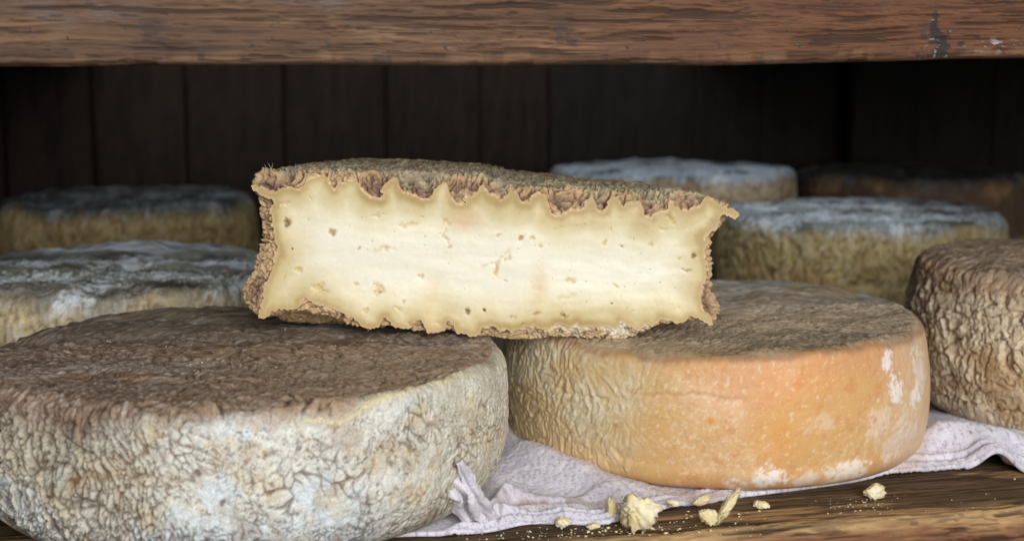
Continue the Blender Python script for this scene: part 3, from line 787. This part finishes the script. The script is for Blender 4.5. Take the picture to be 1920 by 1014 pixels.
# white crumbly bloom along part of the lower edge
wb = botw * np.exp(-((PIN[None, :, 0] - 0.047) / 0.026) ** 2) * sm(0.006, 0.001, YY) * sm(-0.8, 0.4, samp(F_MID, su * 1.4, sv * 1.4))
al = mix(al, lin(236, 228, 206), np.clip(wb, 0, 1) * 0.85)
nr, nc = V.shape[:2]
piece = empty('cut_cheese', (XC, FY, 0.0705))
tag(piece, 'cut half cheese showing creamy pale paste and crinkled brown rind, resting on two wheels', 'cheese')
base = np.array([XC, FY, 0.0705])
endv = np.array([[PX[-1].mean(), PY[-1].mean(), PZ[-1].mean()]])
i = np.arange(nc)
tri = np.stack([np.full(nc, nr * nc), (nr - 1) * nc + i, (nr - 1) * nc + (i + 1) % nc], -1)
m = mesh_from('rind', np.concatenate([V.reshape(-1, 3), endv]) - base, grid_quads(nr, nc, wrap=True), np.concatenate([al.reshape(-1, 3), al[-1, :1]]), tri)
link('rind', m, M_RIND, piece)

# the paste: the cut face, with eyes, splits and a darker zone along the rind
EYES = [(536, 418, 5, 9, 0, 1.0, 2), (623, 437, 6, 7, 0.3, 0.9, 1), (559, 506, 7, 6, 0, 0.6, 0), (600, 541, 14, 9, 0.2, 0.35, 0), (536, 384, 11, 5, 0.1, 0.3, 0), (533, 520, 2, 6, 0.5, 0.6, 0),
        (549, 466, 2, 2, 0, 1, 2), (581, 372, 2, 6, -0.8, 0.5, 0), (708, 404, 12, 4, -0.3, 0.35, 0), (762, 421, 20, 5, -0.1, 0.4, 0), (791, 407, 5, 3, 0.3, 0.5, 0), (709, 543, 9, 11, 0.2, 0.3, 0), (712, 548, 4, 3, 0, .6, 1),
        (685, 582, 7, 6, 0.5, 0.4, 0), (747, 578, 8, 4, 0.6, 0.4, 0), (669, 532, 5, 4, 0, 0.5, 0), (788, 519, 5, 4, 0.4, 0.5, 0), (674, 463, 4, 2, -0.5, 0.6, 1), (725, 468, 4, 3, -0.5, 0.6, 0), (771, 610 - 2, 6, 3, 0, 0.6, 1), (876, 584, 6, 5, 0.1, 1, 2), (908, 582, 3, 3, 0, 0.8, 1), (820, 607, 6, 3, 0, .5, 0),
        (835, 415, 7, 3, -0.7, 0.5, 0), (838, 448, 4, 9, -0.7, 0.4, 0), (842, 463, 5, 3, -0.4, 0.4, 0), (976, 447, 8, 4, -0.3, 0.8, 1), (998, 446, 6, 4, 0.1, 0.6, 0), (934, 441, 5, 4, 0.3, 0.4, 0), (1013, 463, 5, 3, 0.5, 0.5, 0), (930, 505, 4, 9, 0.35, 0.6, 0), (950, 486, 12, 3, -0.5, 0.3, 0),
        (948, 527, 4, 3, 0, 0.5, 0), (1069, 526, 9, 5, 0.1, 0.4, 0), (1157, 536, 3, 7, -0.6, 0.5, 0), (1133, 455, 4, 6, 0.2, 0.6, 0), (1145, 428, 3, 5, 0, 0.5, 0), (1166, 462, 2, 4, -.5, .7, 1), (1220, 460, 5, 5, 0.3, 0.4, 0), (1258, 414, 4, 9, -0.5, 0.5, 0), (1301, 481, 5, 4, 0, 0.9, 2), (1286, 507, 9, 3, 0.35, 0.7, 1), (1274, 486, 4, 4, 0, 0.4, 0),
        (1058, 589, 8, 3, 0.6, 0.9, 2), (960, 594, 9, 2, -0.3, 0.6, 1), (1005, 588, 7, 3, -0.3, 0.5, 1), (1147, 569, 2, 2, 0, .9, 2), (908, 581, 3, 3, 0, .8, 2), (978, 608, 6, 2, -.6, .6, 1), (1240, 428, 10, 4, .4, .25, 0), (757, 566, 3, 4, 0, .5, 0), (640, 608, 8, 2, .3, .3, 0)]
er = random.Random(3)
for k in range(95):
    x = er.uniform(560, 1310) if k < 70 else er.gauss(1130, 95)
    EYES.append((x, er.uniform(400, 590), er.uniform(0.6, 1.8), er.uniform(0.6, 1.4), er.uniform(-1, 1), er.uniform(0.15, 0.6), 1 if er.random() < .6 else 0))
PXS = FY / FPX / math.cos(PITCH) * 1.0         # metres for one photograph pixel on the face
eyes = []
for (x, y, rx, ry, an, dp, kind) in EYES:
    w = unproj(x, y, Y=FY); eyes.append((w[0], w[2], rx * PXS, ry * PXS, an, dp, kind))
GS = 0.00085
gx, gz = np.meshgrid(np.arange(PIN[:, 0].min(), PIN[:, 0].max(), GS), np.arange(PIN[:, 1].min(), PIN[:, 1].max(), GS))
pts = np.stack([gx.ravel(), gz.ravel()], -1) + rng.uniform(-0.0002, 0.0002, (gx.size, 2))
ex = []
for (x, z, rx, rz, an, dp, kind) in eyes:
    if max(rx, rz) < 0.0006: 
        ex.append([[x, z]])
    for f, n in ((0.0, 1), (0.45, 8), (0.8, 12), (1.05, 14), (1.35, 14)):
        t = np.arange(n) / n * 2 * math.pi
        ux, uz = rx * f * np.cos(t), rz * f * np.sin(t)
        wob = 1 + 0.10 * np.sin(3 * t + x * 900) + 0.07 * np.sin(5 * t + z * 700)
        ux, uz = ux * wob, uz * wob
        ex.append(np.stack([x + ux * math.cos(an) + uz * math.sin(an), z - ux * math.sin(an) + uz * math.cos(an)], -1))
pts = np.concatenate([pts] + [np.asarray(e) for e in ex])
def inside_dist(p):
    P0, P1 = PIN, np.roll(PIN, -1, 0)
    ins = np.zeros(len(p), bool); dm = np.full(len(p), 9.0)
    for s in range(0, len(p), 4000):
        q = p[s:s + 4000]
        cond = (P0[None, :, 1] > q[:, None, 1]) != (P1[None, :, 1] > q[:, None, 1])
        xi = P0[None, :, 0] + (q[:, None, 1] - P0[None, :, 1]) * ((P1 - P0)[None, :, 0] / ((P1 - P0)[None, :, 1] + 1e-15))
        ins[s:s + 4000] = (np.sum(cond & (q[:, None, 0] < xi), 1) % 2) == 1
        dm[s:s + 4000] = np.sqrt(((q[:, None, :] - P0[None]) ** 2).sum(-1).min(1))
    return ins, dm
ins, dm = inside_dist(pts)
pts = pts[ins & (dm > 0.00035)]
allp = np.concatenate([PIN, pts])
edges = [(k, (k + 1) % NP) for k in range(NP)]
vo, eo, fo, ov, oe, of = delaunay_2d_cdt([Vector(p) for p in allp], edges, [], 1, 1e-7)
VP = np.array([(v.x, v.y) for v in vo]); FT = np.array([f[:] for f in fo if len(f) == 3])
_, dm = inside_dist(VP)
a2 = (VP[FT[:, 1]] - VP[FT[:, 0]]); b2 = (VP[FT[:, 2]] - VP[FT[:, 0]])
flip = (a2[:, 0] * b2[:, 1] - a2[:, 1] * b2[:, 0]) < 0
FT[flip] = FT[flip][:, ::-1]
x, z = VP[:, 0], VP[:, 1]
rel = np.zeros(len(VP))
wide = samp(F_LOW, x * 0.7, z * 0.7); midn = samp(F_B, x * 0.8 + 0.03, z * 0.8)
tone = dm + 0.0022 * wide + 0.0012 * midn
ca = np.broadcast_to(lin(243, 238, 219), (len(VP), 3))
ca = mix(ca, lin(231, 222, 187), sm(0.023, 0.009, tone))
ca = mix(ca, lin(208, 189, 136), sm(0.014, 0.0022, tone) * 0.95)
ca = mix(ca, lin(180, 153, 98), sm(0.0040, 0.0006, dm + 0.0008 * midn) * 0.8)
ca = mix(ca, lin(212, 182, 136), sm(0.0008, 0.00025, dm))
pk = unproj(873, 412, Y=FY); ca = mix(ca, lin(224, 186, 150), 0.55 * np.exp(-((x - pk[0]) / 0.008) ** 2 - ((z - pk[2]) / 0.005) ** 2))
pk = unproj(1012, 545, Y=FY); ca = mix(ca, lin(222, 196, 142), 0.6 * np.exp(-((x - pk[0]) / 0.004) ** 2 - ((z - pk[2]) / 0.011) ** 2))
pk = unproj(812, 560, Y=FY); ca = mix(ca, lin(230, 208, 156), 0.5 * np.exp(-((x - pk[0] - 0.2 * (z - pk[2])) / 0.004) ** 2 - ((z - pk[2]) / 0.012) ** 2))
ca = ca * (1 + 0.02 * wide + 0.015 * midn)[:, None]
EC = [lin(214, 186, 118), lin(176, 134, 80), lin(126, 86, 36)]
for (x0, z0_, rx, rz, an, dp, kind) in eyes:
    near = np.where((np.abs(x - x0) < 3 * max(rx, rz)) & (np.abs(z - z0_) < 3 * max(rx, rz)))[0]
    if not len(near): continue
    wsc = 0.22 * min(max(rx, rz), 0.003)
    dx = x[near] - x0 + wsc * samp(F_C, x[near] * 2, z[near] * 2); dz = z[near] - z0_ + wsc * samp(F_C, x[near] * 2 + 0.05, z[near] * 2 + .03)
    ux = (dx * math.cos(an) - dz * math.sin(an)) / rx; uz = (dx * math.sin(an) + dz * math.cos(an)) / rz
    th = np.arctan2(uz, ux); w = 1 + 0.10 * np.sin(3 * th + x0 * 900) + 0.07 * np.sin(5 * th + z0_ * 700)
    k = sm(1.25, 0.55, np.hypot(ux, uz) / w)
    rel[near] += k * min(0.0022, 0.9 * min(rx, rz)) * dp
    ca[near] = mix(ca[near], EC[kind], k * (0.45 + 0.45 * dp))
for pts_ in ([(828, 412), (842, 420), (832, 440), (846, 462)], [(905, 500), (935, 488), (952, 470)], [(930, 490), (926, 515), (936, 522)], [(1045, 560), (1080, 556)], [(700, 470), (740, 466)]):
    W_ = np.array([unproj(px_, py_, Y=FY)[[0, 2]] for px_, py_ in pts_])
    for k_ in range(len(W_) - 1):
        A_, B_ = W_[k_], W_[k_ + 1]; d_ = B_ - A_
        qx = x + 0.0006 * samp(F_C, x, z); qz = z + 0.0006 * samp(F_C, x + .04, z)
        t_ = np.clip(((qx - A_[0]) * d_[0] + (qz - A_[1]) * d_[1]) / (d_ @ d_), 0, 1)
        dd_ = np.hypot(qx - A_[0] - t_ * d_[0], qz - A_[1] - t_ * d_[1])
        kk_ = sm(0.0009, 0.0001, dd_) * 0.5
        rel += 0.0004 * kk_; ca = mix(ca, lin(214, 186, 128), kk_)
rel += 0.00022 * samp(F_B, x * 0.5 + 0.02, z * 1.4) * sm(0, 0.004, dm) + 0.0005 * wide * sm(0.002, 0.012, dm)
rel += 0.000012 * samp(F_FINE, x * 0.7 + z * 0.1, z / 9) * sm(0, 0.003, dm)      # knife drag
V3 = np.stack([x, FY + 0.00005 + rel, z], -1) - base
V3[:NP, 1] = FY - 0.0003 * 0 - base[1]
m = mesh_from('paste', V3, np.zeros((0, 4)), ca, FT)
link('paste', m, M_PASTE, piece)

# ------------------------------------------------------------------ the cloth
EDGE = [(470, 1052), (540, 1040), (600, 1027), (660, 1013), (760, 1007), (850, 1005), (920, 998), (990, 984), (1060, 984), (1130, 985), (1180, 975), (1260, 955), (1340, 943), (1400, 933), (1540, 914), (1640, 900), (1700, 893), (1780, 883), (1840, 884), (1920, 890), (2000, 893), (2100, 875), (2300, 840)]
EP = np.array([unproj(x, y, z=0)[:2] for x, y in EDGE])
es = np.array([e[0] for e in EDGE], float)           # run along the edge, named by photograph column
nsg = 760
ss = np.linspace(es[0], es[-1], nsg)
def csp(xk, yk, xq):
    mm = np.gradient(yk, xk); k = np.clip(np.searchsorted(xk, xq) - 1, 0, len(xk) - 2)
    h = xk[k + 1] - xk[k]; t = (xq - xk[k]) / h
    return (2*t**3-3*t**2+1)*yk[k] + (t**3-2*t**2+t)*h*mm[k] + (-2*t**3+3*t**2)*yk[k+1] + (t**3-t**2)*h*mm[k+1]
EX, EY = csp(es, EP[:, 0], ss), csp(es, EP[:, 1], ss)
tline = np.concatenate([np.linspace(0, 0.02, 54), np.linspace(0.0205, 0.10, 100), np.linspace(0.104, 0.27, 24)])
cb = np.array([-math.sin(math.radians(18)), math.cos(math.radians(18))])
TT, SS = np.meshgrid(tline, ss, indexing='ij')
CX = EX[None, :] + cb[0] * TT; CY = EY[None, :] + cb[1] * TT
AX, AY, AR, _ = wh['A']; LX, LY, LR, _ = wh['L']; RX, RY, RR, _ = wh['R']
dA = np.hypot(CX - AX, CY - AY) - (AR - 0.010); dL = np.hypot(CX - LX, CY - LY) - (LR - 0.010); dR = np.hypot(CX - RX, CY - RY) - (RR - 0.012)
angA = np.degrees(np.arctan2(CY - AY, CX - AX))
along = SS
h = 0.0024 + 0 * TT
h = h + 0.0007 * samp(F_W, CX * 0.6, CY * 0.6) + 0.0009 * samp(F_LOW, CX * 1.2 + .03, CY * 1.2)
# swell between the two near wheels, dying away to the right
swell = sm(850, 960, along) * sm(1330, 1010, along)
h = h + 0.0175 * swell * np.exp(-((dA - 0.011) / 0.013) ** 2) * sm(0.010, 0.026, TT)
for (s0_, t0_, s1_, t1_, hh_, ww_) in ((905, .012, 1010, .034, .0045, .0045), (930, .010, 1120, .022, .0040, .0035), (980, .03, 1180, .03, .0025, .004), (760, .014, 880, .020, .0035, .004), (1700, .045, 1830, .03, .004, .006)):
    f_ = np.clip((SS - s0_) / (s1_ - s0_), 0, 1)
    h = h + hh_ * np.exp(-((TT - t0_ - (t1_ - t0_) * f_ - 0.0015 * samp(F_W, SS / 9000, 0 * TT)) / ww_) ** 2) * sm(s0_ - 25, s0_ + 15, SS) * sm(s1_ + 50, s1_ - 40, SS)
h = h + 0.004 * sm(760, 860, along) * sm(1060, 960, along) * sm(0.012, 0.03, TT)
h = h + 0.0045 * sm(700, 760, along) * sm(880, 830, along) * np.exp(-((TT - 0.017) / 0.006) ** 2)
# gathered fold on the right
fold = sm(1500, 1850, along) * (1 - 0.45 * sm(1860, 2050, along))
cen = 0.013 + 0.012 * sm(1600, 1850, along)
h = h + 0.0150 * fold * np.exp(-((TT - cen) / (0.0075 + 0.003 * fold)) ** 2)
h = h + 0.006 * sm(1650, 1800, along) * np.exp(-((TT - 0.06) / 0.03) ** 2)
crease = 0.0020 * np.exp(-((TT - 0.0062 - 0.001 * samp(F_MID, SS / 9000, 0 * TT)) / 0.0010) ** 2)
roll = 0.0034 * np.exp(-((TT - 0.0030) / 0.0024) ** 2) + 0.0042 * np.exp(-((TT - 0.0090) / 0.0026) ** 2)
h = h + roll * (0.75 + 0.3 * samp(F_W, SS / 9000, 0 * TT + 0.02)) * sm(1300, 1150, along) * (1 + 0.5 * sm(680, 800, along)) + roll * 0.55 * sm(1250, 1400, along) - crease
lift = 0.0085 * np.exp(-((along - 1868) / 34) ** 2) * sm(0.03, 0.0, TT)
h = h + lift
press = np.minimum(np.minimum(dA, dL), dR)
flat = sm(0.006, -0.003, press)
h = h * (1 - flat) + 0.0026 * flat
h = np.maximum(h, 0.0012)
weave = samp(F_FINE, CX * 0.9, CY * 0.4) + 0.6 * samp(F_FINE, CX * 0.5 + .03, CY * 1.0)
fz = 0.00016 * weave
edge_r = 0.0011
top = np.stack([CX, CY, h + fz * (1 - flat)], -1)
low = top.copy(); low[..., 2] = np.maximum(top[..., 2] - 0.0024 * (1 - 0) , 0.0003)
low[..., 2] = np.where(lift > 0.0004, np.maximum(h - 0.0032, 0.0004), low[..., 2])
rows = [top[::-1]]
for a in np.linspace(0, math.pi, 9)[1:-1]:
    c0 = 0.5 * (top[0] + low[0]); hh = 0.5 * (top[0, :, 2] - low[0, :, 2])
    rr = c0.copy(); rr[:, 0] -= cb[0] * edge_r * math.sin(a); rr[:, 1] -= cb[1] * edge_r * math.sin(a); rr[:, 2] = c0[:, 2] + hh * math.cos(a)
    rows.append(rr[None])
rows.append(low[::6])
CV = np.concatenate(rows)
nrw = CV.shape[0]
cx_, cy_ = CV[..., 0], CV[..., 1]
col = np.broadcast_to(lin(226, 223, 237), CV.shape)
col = mix(col, lin(238, 236, 246), sm(-0.3, 1.2, samp(F_C, cx_ * 1.5, cy_ * 1.5)) * 0.7)
col = mix(col, lin(190, 182, 192), sm(0.6, 1.8, samp(F_B, cx_, cy_ + 0.04)) * 0.4)
st = unproj(1010, 930, z=0.006)
stn = np.exp(-((cx_ - st[0]) / 0.022) ** 2 - ((cy_ - st[1] - 0.25 * (cx_ - st[0])) / 0.006) ** 2) * sm(-1.0, 0.8, samp(F_MID, cx_ * 1.5, cy_ * 1.5))
col = mix(col, lin(160, 120, 78), np.clip(stn * 1.1, 0, 1) * 0.85)
dAe = np.abs(np.hypot(cx_ - AX, cy_ - AY) - AR)
col = mix(col, lin(196, 160, 130), np.exp(-(dAe / 0.004) ** 2) * 0.5)
wv_ = samp(F_FINE, cx_ * 0.9, cy_ * 0.4) + 0.6 * samp(F_FINE, cx_ * 0.5 + .03, cy_ * 1.0)
col = mix(col, lin(160, 154, 170), sm(-0.3, -1.9, wv_) * 0.7)
spk = sm(2.5, 2.9, samp(F_FINE, cx_ * 0.5 + 0.01, cy_ * 0.5))
col = mix(col, lin(120, 88, 62), spk * 0.8)
ori = np.array([EX[380], EY[380], 0])
m = mesh_from('cloth', CV - ori, grid_quads(nrw, nsg), col)
cloth = empty('cloth', ori)
tag(cloth, 'rumpled white lavender cotton cloth tucked under the cheese wheels', 'cloth')
link('sheet', m, M_CLOTH, cloth)

def ribbon(path, widths, folds, name, thick=0.0011, seed=0):
    """crumpled strip of cloth along a path, pleated across its width, with real thickness"""
    P = np.array(path, float); n = 90; k = np.linspace(0, len(P) - 1, n)
    sp = np.stack([csp(np.arange(len(P), dtype=float), P[:, j], k) for j in range(3)], -1)
    wd = np.interp(k, np.arange(len(widths)), widths)
    tgt = np.gradient(sp, axis=0); tgt /= np.linalg.norm(tgt, axis=1)[:, None]
    view = np.array([0.1, -1, 0.25]); view /= np.linalg.norm(view)
    sd = np.cross(tgt, view); sd /= np.linalg.norm(sd, axis=1)[:, None]
    nn = np.cross(sd, tgt)
    m_ = 34
    w = np.linspace(-1, 1, m_)
    pl = np.sin(w[None, :] * folds * math.pi + 1.3 * np.sin(k[:, None] * 1.7 + seed)) * 0.32 * wd[:, None] + 0.12 * wd[:, None] * samp(F_MID, k[:, None] * 0.01 + seed * .01, w[None, :] * 0.01)
    rag = 1 + 0.13 * samp(F_MID, k[:, None] * 0.012 + 0 * w, np.sign(w)[None, :] * 0.03 + seed * 0.02)
    A = sp[:, None, :] + sd[:, None, :] * (w[None, :, None] * wd[:, None, None] * rag[..., None]) + nn[:, None, :] * pl[..., None]
    gu = np.gradient(A, axis=0); gv = np.gradient(A, axis=1); nv = np.cross(gu, gv); nv /= np.linalg.norm(nv, axis=-1)[..., None] + 1e-12
    loop = np.concatenate([A + nv * thick / 2, (A - nv * thick / 2)[:, ::-1]], 1)
    q = grid_quads(n, 2 * m_, wrap=True)
    col = np.broadcast_to(lin(230, 226, 234), loop.shape)
    col = mix(col, lin(186, 174, 182), sm(0.3, 1.6, samp(F_MID, loop[..., 0] * 2, loop[..., 2] * 2)) * 0.5)
    me = mesh_from(name, loop - ori, q, col)
    caps = np.concatenate([np.array([[j, j + 1, 2 * m_ - 2 - j, 2 * m_ - 1 - j] for j in range(m_ - 1)]) + o_ for o_ in (0, (n - 1) * 2 * m_)])
    me = mesh_from(name, loop - ori, np.concatenate([q, caps]), col)
    return link(name, me, M_CLOTH, cloth)
def up(px, py, Y): return tuple(unproj(px, py, Y=Y))
ribbon([up(922, 992, .604), up(897, 970, .597), up(874, 938, .589), up(858, 912, .583), up(834, 886, .578)], [0.004, 0.0075, 0.0078, 0.0062, 0.0022], 2.2, 'frayed_corner', seed=1)
ribbon([up(930, 988, .606), up(908, 962, .593), up(892, 930, .584), up(878, 900, .580), up(862, 866, .576)], [0.003, 0.0042, 0.0034, 0.0028, 0.0012], 1.4, 'frayed_corner', seed=2)

# ------------------------------------------------------------------ crumbs
def lump(seed, sx, sy, sz, rough=0.30, sub=4):
    import bmesh
    bm = bmesh.new(); bmesh.ops.create_icosphere(bm, subdivisions=sub, radius=1)
    P = np.array([v.co[:] for v in bm.verts]); F = np.array([[v.index for v in f.verts] for f in bm.faces]); bm.free()
    g = np.random.default_rng(seed)
    D = g.standard_normal((16, 3)); D /= np.linalg.norm(D, axis=1)[:, None]
    off = g.uniform(0.5, 0.95, 16)
    pr = P @ D.T
    r = np.min(np.where(pr > 0.05, off[None] / np.maximum(pr, 0.05), 9), 1)     # faceted, broken faces
    r = np.minimum(r, 1.15)
    n1 = samp(F_W, P[:, 0] * 0.011 + seed * .013, P[:, 1] * 0.011 + P[:, 2] * 0.009)
    n2 = samp(F_C, P[:, 0] * 0.03 + P[:, 2] * 0.021, P[:, 1] * 0.03 + seed * .01)
    r = r * (1 + rough * 0.28 * n1 + rough * 0.30 * n2)
    Q = P * r[:, None] * np.array([sx, sy, sz])
    c = np.broadcast_to(lin(234, 216, 166), Q.shape)
    c = mix(c, lin(241, 232, 200), sm(-0.2, 1.0, n1)); c = mix(c, lin(216, 186, 124), sm(0.5, 1.5, n2) * 0.5)
    return Q, F, c
def crumb(px, py, wpx, hpx, dep, seed, label, rot=0.0, zb=0.0, rough=0.3, lean=0.0):
    p = unproj(px, py + hpx * 0.5, z=zb)
    s = p[1] / FPX
    Q, F, c = lump(seed, wpx * s * 0.56, dep * s * 0.5, hpx * s * 0.56, rough)
    cr, srr = math.cos(rot), math.sin(rot)
    Q = np.stack([Q[:, 0] * cr - Q[:, 2] * srr, Q[:, 1] + lean * Q[:, 2], Q[:, 0] * srr + Q[:, 2] * cr], -1)
    Q[:, 2] -= Q[:, 2].min() + 0.0003
    m = mesh_from('cheese_crumb', Q, np.zeros((0, 4)), c, F)
    o = link('cheese_crumb', m, M_CRUMB, None, (p[0], p[1], zb))
    return tag(o, label, 'crumb', 'cheese crumbs along the shelf edge')
crumb(1198, 964, 84, 66, 60, 1, 'largest yellow cheese crumb lying at the cloth hem', rough=0.42)
crumb(1148, 958, 26, 40, 30, 12, 'small crumb tucked between the cloth and the largest crumb', rough=0.4)
crumb(1364, 940, 24, 84, 20, 3, 'long jagged pale crumb shard leaning against the orange wheel', rot=-0.62, rough=0.45, lean=0.3)
crumb(1326, 967, 34, 34, 28, 4, 'small pale crumb in front of the jagged shard', rough=0.3)
crumb(1314, 940, 34, 16, 14, 5, 'thin sliver crumb resting on the cloth edge behind the small pale crumb', rot=0.45, zb=0.0035)
crumb(1424, 943, 34, 15, 26, 6, 'flat crumb beside the jagged shard under the orange wheel', rough=0.35)
crumb(1635, 920, 42, 31, 30, 7, 'pale crumb alone on the dark wood right of the others', rough=0.35)
crumb(1055, 978, 34, 26, 26, 8, 'whitish crumb half hidden under the cloth hem', rough=0.35)
crumb(1112, 984, 20, 16, 18, 9, 'tiny tan crumb between the cloth hem and the largest crumb', rough=0.35)
crumb(1262, 942, 22, 14, 16, 10, 'little golden crumb on the cloth above the largest crumb', zb=0.004)
# dust of crumbs too small to count
dv, df, dc = [], [], []
dr = random.Random(11); no = 0
lq = [lump(50 + k, 1, 1, 1, 0.4, 1) for k in range(4)]
def dust(px, py, r, z=0.0, p3=None):
    global no
    p = np.array(p3) if p3 is not None else unproj(px, py, z=z)
    Q, F, c = lq[dr.randrange(4)]
    dv.append(Q * r * np.array([dr.uniform(.7, 1.5), 1, dr.uniform(.5, .9)]) + p + np.array([0, 0, r * 0.35])); df.append(F + no); dc.append(c * dr.uniform(0.85, 1.1)); no += len(Q)
for k in range(60): dust(dr.gauss(1010, 80), dr.uniform(995, 1012), dr.choice([.0002, .0003, .0004, .0006]))
for k in range(50): dust(dr.gauss(1250, 110), dr.uniform(975, 1008), dr.choice([.0002, .0003, .0004]))
for k in range(80): dust(dr.gauss(1600, 40), dr.gauss(945, 10), dr.choice([.0002, .0002, .0003, .0005]))
for k in range(18): dust(dr.uniform(1400, 1900), dr.uniform(925, 960), dr.choice([.0002, .0003, .0004]))
for k in range(40): dust(dr.gauss(1180, 70), dr.uniform(985, 1003), dr.choice([.0003, .0005, .0007, .0010]))
for k in range(26): dust(dr.gauss(1350, 50), dr.uniform(958, 985), dr.choice([.0003, .0004, .0007]))
dust(1902, 899, 0.0009)
for k in range(30): dust(dr.uniform(120, 860), dr.uniform(600, 735), dr.choice([.0003, .0004, .0006]), z=0.0703)
m = mesh_from('crumb_dust', np.concatenate(dv), np.zeros((0, 4)), np.concatenate(dc), np.concatenate(df))
tag(link('crumb_dust', m, M_CRUMB), 'fine scatter of tiny cheese crumbs on the dark shelf wood', 'crumbs', kind='stuff')

# stiff mould hairs on the cut piece's upper corner
def hair(pts, r0):
    P = np.array(pts); n = len(P); ring = 5; V = []
    for k in range(n):
        t = P[min(k + 1, n - 1)] - P[max(k - 1, 0)]; t /= np.linalg.norm(t)
        a = np.cross(t, [0, 1, 0.2]); a /= np.linalg.norm(a); b = np.cross(t, a)
        rr = r0 * (1 - 0.8 * k / (n - 1))
        V += [P[k] + rr * (math.cos(j * 1.2566) * a + math.sin(j * 1.2566) * b) for j in range(ring)]
    return np.array(V), grid_quads(n, ring, wrap=True)
for (x0, y0, x1, y1) in ((508, 314, 501, 304), (508, 314, 511, 305), (553, 312, 554, 307), (500, 316, 495, 308), (620, 310, 622, 304)):
    a_, b_ = unproj(x0, y0 + 4, Y=FY + 0.006), unproj(x1, y1, Y=FY + 0.005)
    V_, Q_ = hair([a_ + (b_ - a_) * t + np.array([0.0003 * math.sin(3 * t), 0, 0]) for t in np.linspace(0, 1, 6)], 0.00016)
    link('hair', mesh_from('hair', V_ - base, Q_), M_HAIR, piece)
